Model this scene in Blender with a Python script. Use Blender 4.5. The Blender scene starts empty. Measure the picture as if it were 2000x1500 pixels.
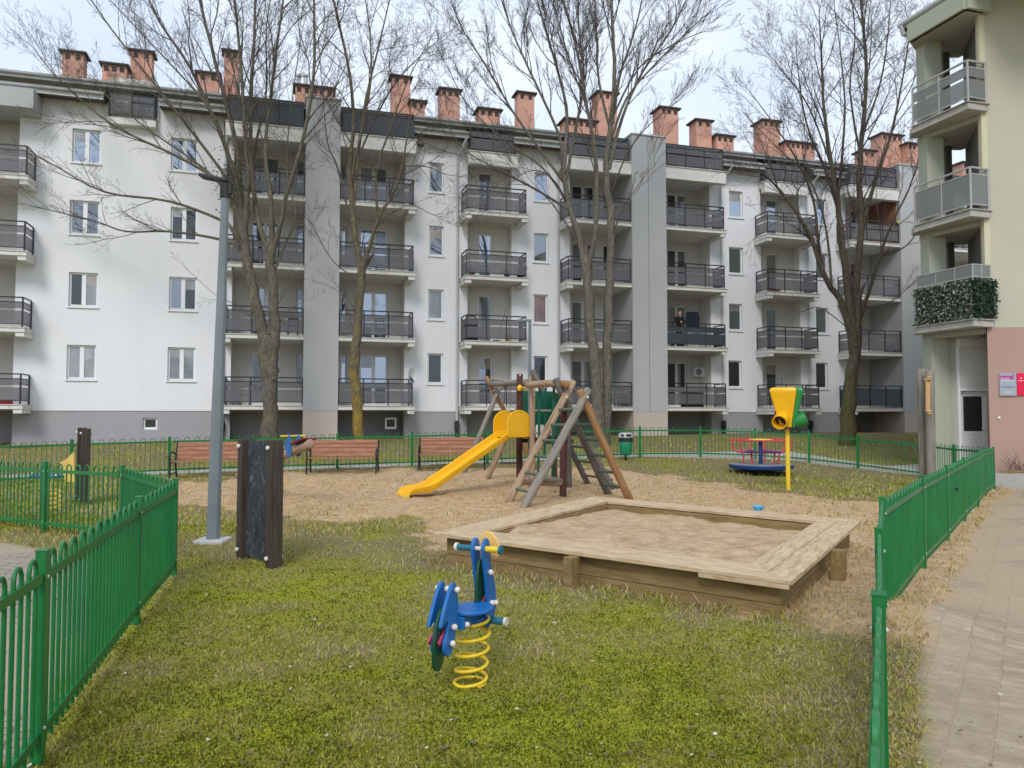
import bpy, bmesh, math, random
import numpy as np
from mathutils import Vector, Matrix, Euler
R=math.radians
random.seed(7); rng=np.random.default_rng(7)
scene=bpy.context.scene; col=scene.collection
# ---------------- camera ----------------
F=1500.0; HC=1.65; PITCH=math.atan(65/1500)
cd=bpy.data.cameras.new('camera'); cam=bpy.data.objects.new('camera',cd); col.objects.link(cam)
cam.location=(0,0,HC); cam.rotation_euler=(R(90)+PITCH,0,0)
cd.sensor_width=36; cd.lens=36*F/2000; cd.clip_end=3000; cd.clip_start=0.05
scene.camera=cam
# ---------------- world / sun ----------------
SUN_EL,SUN_AZ=R(40),R(188)     # azimuth measured from +Y clockwise; light comes from behind the camera
w=bpy.data.worlds.new('World'); scene.world=w; w.use_nodes=True
nt=w.node_tree; nt.nodes.clear()
def wn(t,**k):
    n=nt.nodes.new(t)
    for a,b in k.items(): setattr(n,a,b)
    return n
out=wn('ShaderNodeOutputWorld'); bg=wn('ShaderNodeBackground'); bg.inputs[1].default_value=0.1
sky=wn('ShaderNodeTexSky',sky_type='NISHITA'); sky.sun_disc=False; sky.sun_elevation=SUN_EL; sky.sun_rotation=SUN_AZ
sky.air_density=1.0; sky.dust_density=2.0
tc=wn('ShaderNodeTexCoord'); mp=wn('ShaderNodeMapping'); mp.inputs['Scale'].default_value=(1,1,2.6)
mp.inputs['Location'].default_value=(0.3,0.1,0.35)
nz=wn('ShaderNodeTexNoise'); nz.inputs['Scale'].default_value=1.7; nz.inputs['Detail'].default_value=6; nz.inputs['Roughness'].default_value=.5
rp=wn('ShaderNodeValToRGB'); rp.color_ramp.elements[0].position=.36; rp.color_ramp.elements[1].position=.62
rp.color_ramp.elements[0].color=(.86,.86,.86,1); rp.color_ramp.elements[1].color=(1,1,1,1)
nz2=wn('ShaderNodeTexNoise'); nz2.inputs['Scale'].default_value=3.0; nz2.inputs['Detail'].default_value=5
cr=wn('ShaderNodeValToRGB'); cr.color_ramp.elements[0].position=.35; cr.color_ramp.elements[1].position=.7
cr.color_ramp.elements[0].color=(5.0,5.75,6.9,1); cr.color_ramp.elements[1].color=(6.2,6.75,7.5,1)
mx=wn('ShaderNodeMixRGB')
L=nt.links.new
L(tc.outputs['Generated'],mp.inputs[0]); L(mp.outputs[0],nz.inputs['Vector']); L(mp.outputs[0],nz2.inputs['Vector'])
L(nz.outputs['Fac'],rp.inputs[0]); L(nz2.outputs['Fac'],cr.inputs[0])
L(rp.outputs[0],mx.inputs[0]); L(sky.outputs[0],mx.inputs[1]); L(cr.outputs[0],mx.inputs[2])
L(mx.outputs[0],bg.inputs[0]); L(bg.outputs[0],out.inputs[0])
sd=bpy.data.lights.new('sun','SUN'); sd.energy=1.15; sd.angle=R(18); sd.color=(1,.975,.94)
so=bpy.data.objects.new('sun',sd); col.objects.link(so)
sdir=Vector((math.sin(SUN_AZ)*math.cos(SUN_EL),math.cos(SUN_AZ)*math.cos(SUN_EL),math.sin(SUN_EL)))
so.rotation_euler=sdir.to_track_quat('Z','Y').to_euler(); so.location=(0,-5,30)
scene.view_settings.view_transform='Standard'; scene.view_settings.look='None'; scene.view_settings.exposure=0.70
try:
    scene.cycles.max_bounces=6; scene.cycles.diffuse_bounces=3; scene.cycles.transparent_max_bounces=10
    scene.cycles.use_denoising=True
except Exception: pass

# ---------------- geometry helpers ----------------
CP,SP=math.cos(PITCH),math.sin(PITCH)
def ray(px,py):
    x=(px-1000)/F; y=(750-py)/F
    return Vector((x,CP-y*SP,SP+y*CP))
def at(px,py,Y):
    d=ray(px,py); t=Y/d.y; return Vector((d.x*t,Y,HC+d.z*t))
def gp(px,py,z=0.0):
    d=ray(px,py); t=(z-HC)/d.z; return Vector((d.x*t,d.y*t,z))
def X_at(px,Y,z=1.0):
    return (px-1000)/F*(Y*CP+(z-HC)*SP)
def V(*a): return Vector(a)
class MB:
    def __init__(s): s.v=[]; s.f=[]
    def quad(s,a,b,c,d):
        n=len(s.v); s.v+= [tuple(a),tuple(b),tuple(c),tuple(d)]; s.f.append((n,n+1,n+2,n+3))
    def hexa(s,p):   # 8 corners: bottom 4 ccw, top 4 ccw
        n=len(s.v); s.v+=[tuple(q) for q in p]
        for f in ((3,2,1,0),(4,5,6,7),(0,1,5,4),(1,2,6,5),(2,3,7,6),(3,0,4,7)): s.f.append(tuple(n+i for i in f))
    def box(s,x0,x1,y0,y1,z0,z1):
        s.hexa([(x0,y0,z0),(x1,y0,z0),(x1,y1,z0),(x0,y1,z0),(x0,y0,z1),(x1,y0,z1),(x1,y1,z1),(x0,y1,z1)])
    def fr(s,O,ax,ay,az,x0,x1,y0,y1,z0,z1):
        O=Vector(O)
        P=lambda x,y,z:O+ax*x+ay*y+az*z
        s.hexa([P(x0,y0,z0),P(x1,y0,z0),P(x1,y1,z0),P(x0,y1,z0),P(x0,y0,z1),P(x1,y0,z1),P(x1,y1,z1),P(x0,y1,z1)])
    def bar(s,a,b,w,h,up=(0,0,1)):   # rectangular bar from a to b, w sideways, h along up
        a=Vector(a); b=Vector(b); d=(b-a).normalized(); u=Vector(up); sd=d.cross(u)
        if sd.length<1e-4: sd=d.cross(Vector((1,0,0)))
        sd.normalize(); u=sd.cross(d).normalized(); sd=sd*w/2; u=u*h/2
        s.hexa([a-sd-u,a+sd-u,b+sd-u,b-sd-u,a-sd+u,a+sd+u,b+sd+u,b-sd+u])
    def tube(s,pts,rad,n=6,cap=True):
        pts=[Vector(p) for p in pts]; m=len(pts)
        if not hasattr(rad,'__len__'): rad=[rad]*m
        base=len(s.v); prev=None
        for i,p in enumerate(pts):
            if i==0: d=pts[1]-p
            elif i==m-1: d=p-pts[i-1]
            else: d=pts[i+1]-pts[i-1]
            d.normalize()
            if prev is None:
                a=Vector((0,0,1)) if abs(d.z)<.9 else Vector((1,0,0))
                u=d.cross(a).normalized()
            else:
                u=prev-d*prev.dot(d)
                if u.length<1e-5: u=d.cross(Vector((.3,.5,.8)))
                u.normalize()
            prev=u; v=d.cross(u)
            for k in range(n):
                t=2*math.pi*k/n; q=p+(u*math.cos(t)+v*math.sin(t))*rad[i]; s.v.append((q.x,q.y,q.z))
        for i in range(m-1):
            for k in range(n):
                a=base+i*n+k; b=base+i*n+(k+1)%n
                s.f.append((a,b,b+n,a+n))
        if cap:
            s.f.append(tuple(base+k for k in range(n-1,-1,-1))); s.f.append(tuple(base+(m-1)*n+k for k in range(n)))
    def sphere(s,c,r,n=10,m=6,sc=(1,1,1)):
        base=len(s.v)
        s.v.append((c[0],c[1],c[2]+r*sc[2]))
        for i in range(1,m):
            t=math.pi*i/m
            for k in range(n):
                p=2*math.pi*k/n; s.v.append((c[0]+r*sc[0]*math.sin(t)*math.cos(p),c[1]+r*sc[1]*math.sin(t)*math.sin(p),c[2]+r*sc[2]*math.cos(t)))
        s.v.append((c[0],c[1],c[2]-r*sc[2])); e=len(s.v)-1
        for k in range(n): s.f.append((base,base+1+k,base+1+(k+1)%n))
        for i in range(m-2):
            for k in range(n):
                a=base+1+i*n+k; b=base+1+i*n+(k+1)%n; s.f.append((a,a+n,b+n,b))
        for k in range(n):
            a=base+1+(m-2)*n; s.f.append((a+k,e,a+(k+1)%n))
    def lathe(s,prof,c=(0,0,0),n=24,ax=None,cap=True):  # prof [(r,z)]
        base=len(s.v); c=Vector(c)
        X,Y,Z=ax if ax else (V(1,0,0),V(0,1,0),V(0,0,1))
        for r,z in prof:
            for k in range(n):
                t=2*math.pi*k/n; q=c+X*(r*math.cos(t))+Y*(r*math.sin(t))+Z*z; s.v.append(tuple(q))
        for i in range(len(prof)-1):
            for k in range(n):
                a=base+i*n+k; b=base+i*n+(k+1)%n; s.f.append((a,b,b+n,a+n))
        if cap:
            s.f.append(tuple(base+k for k in range(n-1,-1,-1))); e=base+(len(prof)-1)*n; s.f.append(tuple(e+k for k in range(n)))
    def prism(s,pts,O,ax,ay,az,t0,t1):  # outline pts in (ax,ay), extruded az t0..t1
        O=Vector(O); n=len(pts); b=len(s.v)
        for t in (t0,t1):
            for x,y in pts: s.v.append(tuple(O+ax*x+ay*y+az*t))
        s.f.append(tuple(b+i for i in range(n-1,-1,-1))); s.f.append(tuple(b+n+i for i in range(n)))
        for i in range(n): j=(i+1)%n; s.f.append((b+i,b+j,b+n+j,b+n+i))
PAR={}
def parloc(p): return PAR.get(p.name,Vector((0,0,0)))
def tag(o,label=None,cat=None,group=None,kind=None):
    if label: o['label']=label
    if cat: o['category']=cat
    if group: o['group']=group
    if kind: o['kind']=kind
    return o
def empty(name,loc,label,cat,group=None,rz=0,kind=None):
    o=bpy.data.objects.new(name,None); col.objects.link(o); o.location=loc; o.rotation_euler=(0,0,rz); o.empty_display_size=.2
    PAR[o.name]=Vector(loc); return tag(o,label,cat,group,kind)
def obj(name,mb,mat,parent=None,local=False,smooth=None,bevel=0,angle=35,fix=True):
    me=bpy.data.meshes.new(name); me.from_pydata(mb.v,[],mb.f); me.materials.append(mat)
    if fix:
        bm=bmesh.new(); bm.from_mesh(me); bmesh.ops.recalc_face_normals(bm,faces=bm.faces); bm.to_mesh(me); bm.free()
    if smooth:
        me.polygons.foreach_set('use_smooth',[True]*len(me.polygons)); me.set_sharp_from_angle(angle=R(angle))
    o=bpy.data.objects.new(name,me); col.objects.link(o)
    if parent:
        o.parent=parent
        if not local: o.matrix_parent_inverse=Matrix.Translation(-parloc(parent))
    if bevel:
        b=o.modifiers.new('bevel','BEVEL'); b.width=bevel; b.segments=2; b.limit_method='ANGLE'
    return o
def log(name,a,b,r,mat,parent,r2=None,n=12,wob=.0):
    a=Vector(a); b=Vector(b); Lg=(b-a).length; r2=r2 or r; m=MB(); k=6
    pts=[V(random.uniform(-wob,wob),random.uniform(-wob,wob),Lg*i/k) for i in range(k+1)]
    rr=[(r+(r2-r)*i/k)*random.uniform(.96,1.04) for i in range(k+1)]
    ch=.015; pts=[V(0,0,0)]+[V(pts[0].x,pts[0].y,ch)]+pts[1:-1]+[V(pts[-1].x,pts[-1].y,Lg-ch),V(pts[-1].x,pts[-1].y,Lg)]
    rr=[rr[0]-ch]+rr[:-1]+[rr[-1],rr[-1]-ch]
    m.tube(pts,rr,n); o=obj(name,m,mat,None,smooth=True,angle=50)
    q=(b-a).to_track_quat('Z','Y'); Mx=Matrix.Translation(a)@q.to_matrix().to_4x4()@Matrix.Rotation(random.uniform(0,6),4,'Z')
    if parent:
        o.parent=parent; o.matrix_parent_inverse=Matrix.Translation(-parloc(parent))
    o.matrix_basis=Mx
    return o
def children(o): return [c for c in bpy.data.objects if c.parent==o]
def copy_tree(o,parent=None):
    c=o.copy(); col.objects.link(c)
    if parent: c.parent=parent
    for ch in children(o): copy_tree(ch,c)
    return c
# ---------------- numpy value noise ----------------
def vnoise(x,y,s,seed=0):
    x=np.asarray(x)*s+seed*17.3+1000; y=np.asarray(y)*s+seed*9.7+1000
    xi=np.floor(x).astype(np.int64); yi=np.floor(y).astype(np.int64); fx=x-xi; fy=y-yi
    fx=fx*fx*(3-2*fx); fy=fy*fy*(3-2*fy)
    def h(a,b):
        n=(a*374761393+b*668265263+seed*1274126177)&0xffffffff
        n=((n^(n>>13))*1274126177)&0xffffffff
        return ((n^(n>>16))&0xffff)/65535.0
    return (h(xi,yi)*(1-fx)+h(xi+1,yi)*fx)*(1-fy)+(h(xi,yi+1)*(1-fx)+h(xi+1,yi+1)*fx)*fy
def sstep(a,b,x):
    t=np.clip((x-a)/(b-a),0,1); return t*t*(3-2*t)
# ---------------- terrain ----------------
def terr(x,y,mound=True):
    x=np.asarray(x,float); y=np.asarray(y,float)
    z=np.interp(y,[-50,14,18,21,24,27,30,34,40,200],[0,0,.06,.13,.30,.52,.66,.8,.9,.9])
    z=z-np.clip((x-3)*.02,0,.17)*sstep(14,20,y)*(1-sstep(24,30,y))
    z=z+.30*sstep(11.4,12.6,x)*sstep(15,19,y)*(1-sstep(22,26,y))
    if mound:
        z=z+.16*np.exp(-((x-3.15)**2+(y-6.25)**2)/(2*.45**2))
        z=z+.06*np.exp(-((x+.2)**2+(y-12.2)**2)/6)*(1-sstep(12,14,y))*0
    return z
def tz(x,y,m=False): return float(terr(x,y,m))
# ---------------- materials ----------------
class NT:
    def __init__(s,name):
        s.m=bpy.data.materials.new(name); s.m.use_nodes=True; s.t=s.m.node_tree; s.t.nodes.clear()
        s.out=s.n('ShaderNodeOutputMaterial'); s.b=s.n('ShaderNodeBsdfPrincipled'); s.l(s.b.outputs[0],s.out.inputs[0])
        s.b.inputs['Specular IOR Level'].default_value=.35
    def n(s,t,**k):
        n=s.t.nodes.new(t)
        for a,b in k.items(): setattr(n,a,b)
        return n
    def l(s,a,b): s.t.links.new(a,b)
    def noise(s,scale,detail=4,rough=.55,vec=None,dist=0):
        n=s.n('ShaderNodeTexNoise'); n.inputs['Scale'].default_value=scale; n.inputs['Detail'].default_value=detail; n.inputs['Roughness'].default_value=rough; n.inputs['Distortion'].default_value=dist
        if vec: s.l(vec,n.inputs['Vector'])
        return n.outputs['Fac']
    def vec(s,scale=(1,1,1),kind='Object',rot=(0,0,0)):
        t=s.n('ShaderNodeTexCoord'); m=s.n('ShaderNodeMapping'); m.inputs['Scale'].default_value=scale; m.inputs['Rotation'].default_value=rot
        s.l(t.outputs[kind],m.inputs[0]); return m.outputs[0]
    def ramp(s,fac,stops):
        r=s.n('ShaderNodeValToRGB'); e=r.color_ramp.elements
        while len(e)<len(stops): e.new(.5)
        for i,(p,c) in enumerate(stops): e[i].position=p; e[i].color=(*c,1) if len(c)==3 else c
        s.l(fac,r.inputs[0]); return r.outputs[0]
    def mix(s,f,a,b,mode='MIX'):
        m=s.n('ShaderNodeMixRGB',blend_type=mode)
        for i,q in enumerate((f,a,b)):
            if isinstance(q,(int,float)): m.inputs[i].default_value=q if i==0 else (q,q,q,1)
            elif isinstance(q,tuple): m.inputs[i].default_value=(*q,1) if len(q)==3 else q
            else: s.l(q,m.inputs[i])
        return m.outputs[0]
    def math(s,op,a,b=0):
        m=s.n('ShaderNodeMath',operation=op)
        for i,q in enumerate((a,b)):
            if isinstance(q,(int,float)): m.inputs[i].default_value=q
            else: s.l(q,m.inputs[i])
        return m.outputs[0]
    def bump(s,h,st=.3,d=.01,nrm=None):
        b=s.n('ShaderNodeBump'); b.inputs['Strength'].default_value=st; b.inputs['Distance'].default_value=d; s.l(h,b.inputs['Height'])
        if nrm: s.l(nrm,b.inputs['Normal'])
        return b.outputs[0]
    def fin(s,c=None,rough=None,nrm=None,metal=None):
        if c is not None:
            if isinstance(c,tuple): s.b.inputs['Base Color'].default_value=(*c,1)
            else: s.l(c,s.b.inputs['Base Color'])
        if rough is not None:
            if isinstance(rough,(int,float)): s.b.inputs['Roughness'].default_value=rough
            else: s.l(rough,s.b.inputs['Roughness'])
        if nrm is not None: s.l(nrm,s.b.inputs['Normal'])
        if metal is not None: s.b.inputs['Metallic'].default_value=metal
        return s.m
def plain(name,c,rough=.6,var=.12,scale=3,bump=0,bscale=60,metal=0,dirt=None,spec=None):
    k=NT(name); v=k.vec(); f=k.noise(scale,5,.6,v)
    lo=tuple(x*(1-var) for x in c); hi=tuple(min(1,x*(1+var)) for x in c)
    cc=k.ramp(f,[(.3,lo),(.7,hi)])
    if dirt:
        f2=k.noise(scale*3.1,6,.7,v); cc=k.mix(k.ramp(f2,[(.52,(0,0,0)),(.72,(dirt[3],)*3)]),cc,tuple(dirt[:3]))
    nr=None
    if bump: nr=k.bump(k.noise(bscale,3,.6,v),bump,.01)
    if spec is not None: k.b.inputs['Specular IOR Level'].default_value=spec
    return k.fin(cc,rough,nr,metal)
def wood(name,stops,sc=(14,14,1.2),rough=.75,bump=.35,cracks=True):
    k=NT(name); v=k.vec(sc); f=k.noise(1.6,7,.65,v,.6); v2=k.vec((60,60,3)); f2=k.noise(1,4,.6,v2)
    c=k.ramp(f,stops); c=k.mix(k.math('MULTIPLY',f2,.35),c,k.mix(.5,c,(.1,.07,.05),'MULTIPLY'))
    if cracks:
        f3=k.noise(1.0,2,.5,k.vec((34,34,.9)),.3); c=k.mix(k.ramp(f3,[(.28,(.85,)*3),(.36,(0,0,0))]),c,(.06,.045,.035))
        f=k.mix(1.0,f,k.ramp(f3,[(.28,(0,0,0)),(.36,(1,1,1))]),'MULTIPLY')
    k.b.inputs['Specular IOR Level'].default_value=.2
    return k.fin(c,rough,k.bump(f,bump,.01))
M={}
# --- plaster
def plaster(name,c,streak=.06,dk=.93):
    k=NT(name); v=k.vec(); big=k.noise(.35,4,.55,v); st=k.noise(1,5,.6,k.vec((2.2,2.2,.22)))
    cc=k.ramp(big,[(.3,tuple(x*dk for x in c)),(.7,c)])
    cc=k.mix(k.ramp(st,[(.5,(0,0,0)),(.8,(streak*6,)*3)]),cc,tuple(x*.82 for x in c))
    k.b.inputs['Specular IOR Level'].default_value=.15
    return k.fin(cc,.92,k.bump(k.noise(90,2,.5,v),.12,.004))
M['white']=plaster('white plaster',(.79,.79,.81),.06,.96)
M['loggia']=plaster('loggia plaster',(.70,.67,.63),.03)
M['grey']=plaster('grey plaster',(.45,.45,.455),.03,.9)
M['plinth']=plaster('plinth plaster',(.37,.36,.38),.05)
M['tan']=plaster('tan plaster',(.53,.45,.395),.03)
M['slab']=plain('balcony concrete',(.68,.67,.64),.8,.08,2,dirt=(.35,.33,.3,.5))
M['rail']=plain('anthracite metal',(.022,.024,.028),.4,.15,4)
M['frame']=plain('white window plastic',(.80,.81,.82),.35,.03,3)
M['brick']=plain('salmon chimney plaster',(.57,.31,.235),.9,.16,1.2,bump=.2,dirt=(.35,.2,.15,.4))
M['cap']=plain('dark chimney cap',(.05,.045,.042),.8,.2,5)
M['fascia']=plain('grey fascia metal',(.52,.54,.55),.5,.08,2)
M['roof']=plain('brown roof tile',(.19,.175,.16),.8,.2,6)
M['soffit']=plain('dark wood soffit',(.10,.088,.08),.8,.15,4)
M['pipe']=plain('light grey downpipe',(.5,.51,.52),.45,.06,3)
M['black']=plain('black plastic',(.02,.02,.022),.5,.2,5)
def glass(name,dark,refl,tint=(.75,.85,1)):
    k=NT(name); v=k.vec((1,1,.5)); f=k.noise(1.1,4,.6,v,.4)
    d=tuple(x*.45 for x in dark); c=k.ramp(f,[(.35,d),(.65,dark)])
    k.l(c,k.b.inputs['Base Color']); k.b.inputs['Roughness'].default_value=.3
    g=k.n('ShaderNodeBsdfGlossy'); g.inputs['Roughness'].default_value=.03; g.inputs['Color'].default_value=(*tint,1)
    wv=k.noise(.7,2,.5,k.vec()); k.l(k.bump(wv,.15,.03),g.inputs['Normal'])
    mxs=k.n('ShaderNodeMixShader'); mxs.inputs[0].default_value=refl
    k.l(k.b.outputs[0],mxs.inputs[1]); k.l(g.outputs[0],mxs.inputs[2]); k.l(mxs.outputs[0],k.out.inputs[0]); return k.m
M['g_dark']=glass('dark glass',(.03,.033,.035),.07)
M['g_mid']=glass('reflecting glass',(.05,.06,.07),.30,(.75,.82,.92))
M['g_blue']=glass('sky reflecting glass',(.08,.12,.17),.44,(.74,.83,.95))
M['g_curt']=glass('curtained glass',(.30,.31,.31),.10)
WR=random.Random(77)
M['bl1']=glass('pale blind behind glass',(.42,.42,.40),.12)
M['bl2']=glass('grey blind behind glass',(.22,.22,.23),.12)
M['bl3']=glass('cream blind behind glass',(.42,.36,.27),.12)
M['g_red']=glass('red curtain glass',(.35,.20,.18),.06)
k=NT('smoked railing glass'); k.b.inputs['Alpha'].default_value=.62; k.fin((.15,.15,.16),.35); M['smoke']=k.m
k=NT('dark railing screen'); k.b.inputs['Alpha'].default_value=.97; k.fin((.05,.06,.075),.5); M['screen']=k.m
# --- facade frame
TAN=.296; ES=V(1,TAN,0).normalized(); EO=V(ES.y,-ES.x,0); FO=V(0,34.25,0)
def W(s,o,z): return FO+ES*s+EO*o+V(0,0,z)
def fs(px,o=0.,z=6.5):
    u=(px-1000)/F   # X = u*(Y*CP+(z-HC)*SP)
    # X=ES.x*s+EO.x*o ; Y=34.25+ES.y*s+EO.y*o
    a=ES.x-u*CP*ES.y; b=u*(CP*(34.25+EO.y*o)+(z-HC)*SP)-EO.x*o
    return b/a
def fz(px,py,o=0.):
    s=fs(px,o); 
    for _ in range(3):
        p=W(s,o,0); z=at(px,py,p.y).z; s=fs(px,o,z)
    return z
Z3=V(0,0,1)
def fbox(mb,s0,s1,o0,o1,z0,z1): mb.fr(FO,ES,EO,Z3,s0,s1,o0,o1,z0,z1)
def wallgrid(mb,s0,s1,z0,z1,o,holes,dep):
    hs=[h for h in holes if h[0]>=s0-1e-6 and h[1]<=s1+1e-6 and h[2]<z1 and h[3]>z0]
    ss=sorted(set([s0,s1]+[h[0] for h in hs]+[h[1] for h in hs])); zs=sorted(set([z0,z1]+[min(max(h[2],z0),z1) for h in hs]+[min(max(h[3],z0),z1) for h in hs]))
    for i in range(len(ss)-1):
        for j in range(len(zs)-1):
            cs=(ss[i]+ss[i+1])/2; cz=(zs[j]+zs[j+1])/2
            if any(h[0]<cs<h[1] and h[2]<cz<h[3] for h in hs): continue
            mb.quad(W(ss[i],o,zs[j]),W(ss[i+1],o,zs[j]),W(ss[i+1],o,zs[j+1]),W(ss[i],o,zs[j+1]))
    for a,b,c,d in hs:
        mb.quad(W(a,o,c),W(a,o,d),W(a,o-dep,d),W(a,o-dep,c)); mb.quad(W(b,o,d),W(b,o,c),W(b,o-dep,c),W(b,o-dep,d))
        mb.quad(W(a,o,d),W(b,o,d),W(b,o-dep,d),W(a,o-dep,d)); mb.quad(W(b,o,c),W(a,o,c),W(a,o-dep,c),W(b,o-dep,c))
bl=empty('apartment_building',W(0,0,.8),'long white four storey apartment building with grey pillars, dark balconies and salmon chimneys','building')
ZT=13.95; ZP=1.9; FL=[2.12,4.92,7.72,10.52]; SILL=[3.09,5.89,8.69,11.49]
gks=['g_curt','g_dark','g_mid','g_blue']
def window(s0,s1,z0,z1,o,n=1,gl='g_dark',dep=.13,sill=True,split=None):
    t=.07; m=MB(); oo=o-dep+.03
    fbox(m,s0,s1,oo-.05,oo,z0,z0+t+.02); fbox(m,s0,s1,oo-.05,oo,z1-t,z1)
    fbox(m,s0,s0+t,oo-.05,oo,z0+t+.02,z1-t); fbox(m,s1-t,s1,oo-.05,oo,z0+t+.02,z1-t)
    if n==2:
        c=(s0+s1)/2; fbox(m,c-.075,c+.075,oo-.052,oo+.004,z0+t+.02,z1-t)
    if split: 
        zz=z0+(z1-z0)*split; fbox(m,s0+t,s1-t,oo-.048,oo-.004,zz-.04,zz+.04)
    fobj=obj('window',m,M['frame'],bl)
    parts=[(s0+t,s1-t)] if n==1 else [(s0+t,(s0+s1)/2-.075),((s0+s1)/2+.075,s1-t)]
    gl=gl if isinstance(gl,(list,tuple)) else [gl]*len(parts)
    for (a,b),g in zip(parts,gl):
        p=MB(); fbox(p,a,b,oo-.04,oo-.03,z0+t+.02,z1-t); obj('pane',p,M[g],fobj).matrix_parent_inverse=Matrix()
        rq=WR.random()
        if rq<.34 and z0>2:
            hh_=(z1-z0)*WR.choice((.22,.35,.5,.3)); p=MB(); fbox(p,a+.01,b-.01,oo-.029,oo-.026,z1-t-hh_,z1-t); obj('blind',p,M[WR.choice(('bl1','bl2','bl3'))],fobj).matrix_parent_inverse=Matrix()
        elif rq<.5 and z0>2:
            p=MB(); wq_=(b-a)*WR.uniform(.2,.45); fbox(p,a+.01,a+wq_,oo-.029,oo-.026,z0+t+.03,z1-t); obj('curtain',p,M['bl1'],fobj).matrix_parent_inverse=Matrix()
    if sill:
        p=MB(); fbox(p,s0-.05,s1+.05,oo,o+.06,z0-.05,z0); obj('sill',p,M['frame'],fobj).matrix_parent_inverse=Matrix()
    return fobj
WB=[]; LB=[]; PB_=[]

def wallseg(px0,px1,wins,base=True,s0=None,s1=None):
    a=fs(px0) if s0 is None else s0; b=fs(px1) if s1 is None else s1
    white=MB(); wallgrid(white,a,b,ZP,ZT,0,wins,.13)
    plin=MB(); wallgrid(plin,a,b,-.3,ZP,-.03,[w_ for w_ in basew if a<w_[0]<b],.12); WB.append(white); PB_.append(plin)
    white.quad(W(a,0,ZP),W(b,0,ZP),W(b,-.03,ZP),W(a,-.03,ZP))
    return a,b
basew=[]
def cell(px,py0,py1,hw):
    s=fs(px,0,1.6); basew.append((s-hw,s+hw,fz(px,py1),fz(px,py0)))
cell(293,816,839,.26); cell(764,816,838,.24)
wins=[]
def wcol(pxs,n,levels):
    for i,(pp,g,extra) in enumerate(zip(pxs,levels,[None]*9)):
        s0=fs(pp[0],0,SILL[i]+.6); s1=fs(pp[1],0,SILL[i]+.6); z0=SILL[i]; z1=z0+(1.33)
        wins.append((s0,s1,z0,z1)); wq.append((s0,s1,z0,z1,n,g))
wq=[]
wcol([(130,187),(134,191),(136,194),(141,197)],2,[['g_curt','g_curt'],['g_dark','g_curt'],['g_mid','g_mid'],['g_blue','g_blue']])
wcol([(327,381),(330,384),(333,385),(334,386)],2,[['g_curt','g_curt'],['g_mid','g_dark'],['g_dark','g_dark'],['g_blue','g_blue']])
wcol([(835,865),(836,866),(838,867),(838,867)],1,['g_dark','g_curt','g_mid','g_mid'])
wcol([(1042,1069),(1042,1070),(1042,1071),(1044,1072)],1,['g_dark','g_red','g_mid','g_blue'])
wcol([(1423,1449),(1424,1450),(1424,1451),(1424,1451)],1,['g_dark','g_mid','g_mid','g_blue'])
wcol([(1594,1617),(1594,1618),(1594,1617),(1594,1615)],1,['g_dark','g_mid','g_mid','g_blue'])
wallseg(-420,-120,wins); a1,a2=wallseg(30,453,wins); c1,c2=wallseg(790,913,wins); d1,d2=wallseg(999,1114,wins)
f1,f2=wallseg(1388,1488,wins); g1,g2=wallseg(1563,1655,wins); h1,h2=wallseg(1915,2300,wins)
for (s0,s1,z0,z1,n,g) in wq: window(s0,s1,z0,z1,0,n,g)
for (s0,s1,z0,z1) in basew: window(s0,s1,z0,z1,-.03,1,'g_dark',.12,sill=False)
# bays: name, recess s0,s1, depth, balcony front s0,s1, door list (px0,px1,kind) at back plane
bays=[
 ('A',fs(-120),fs(30),1.2,fs(-135,1.),fs(46,1.),[(-60,-10,2,['g_dark','g_mid'])]),
 ('B',fs(453),fs(597),1.1,fs(441,1.),None,[(490,546,2,None),(578,596,1,None)]),
 ('C',fs(659),fs(790),1.1,None,fs(806,1.),[(664,677,1,None),(702,757,2,None)]),
 ('D',fs(913),fs(999),.55,fs(911,1.),fs(1027,1.),[(934,962,1,None)]),
 ('E',fs(1114),fs(1237),1.1,fs(1110,1.),None,[(1117,1162,2,None),(1178,1198,1,None)]),
 ('F',fs(1301),fs(1388),1.1,None,fs(1415,1.),[(1304,1342,2,None)]),
 ('G',fs(1488),fs(1563),.55,fs(1501,1.),fs(1596,1.),[(1497,1520,1,None)]),
 ('H',fs(1655),fs(1762),1.1,fs(1664,1.),None,[(1662,1676,1,None),(1700,1716,1,None)]),
 ('I',fs(1832),fs(1915),1.1,None,fs(1940,1.),[(1850,1890,2,None)]),
]
gsel={'B':['g_curt','g_mid','g_mid','g_mid'],'C':['g_blue','g_blue','g_blue','g_mid'],'D':['g_mid','g_curt','g_blue','g_mid'],
 'E':['g_curt','g_curt','g_dark','g_dark'],'F':['g_dark','g_mid','g_dark','g_dark'],'G':['g_dark','g_blue','g_mid','g_blue'],
 'H':['g_dark','g_dark','g_dark','g_dark'],'I':['g_mid']*4,'A':['g_mid']*4}
piers=[(fs(594,1.15),fs(662,1.15)),(fs(1236,1.15),fs(1303,1.15)),(fs(1763,1.15),fs(1832,1.15))]
pm={'B':(None,piers[0][0]),'C':(piers[0][1],None),'E':(None,piers[1][0]),'F':(piers[1][1],None),'H':(None,piers[2][0]),'I':(piers[2][1],None)}
for i,(a,b) in enumerate(piers):
    pb=MB(); fbox(pb,a,b,-1.3,1.15,ZP,14.62); po=obj('pillar',pb,M['grey'],bl)
    pb=MB(); fbox(pb,a+.01,b-.01,-1.3,1.14,-.3,ZP); obj('pillar_base',pb,M['tan'],po).matrix_parent_inverse=Matrix()
    pb=MB(); fbox(pb,a-.04,b+.04,-1.3,1.2,14.62,14.68); obj('pillar_capping',pb,M['fascia'],po).matrix_parent_inverse=Matrix()
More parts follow.
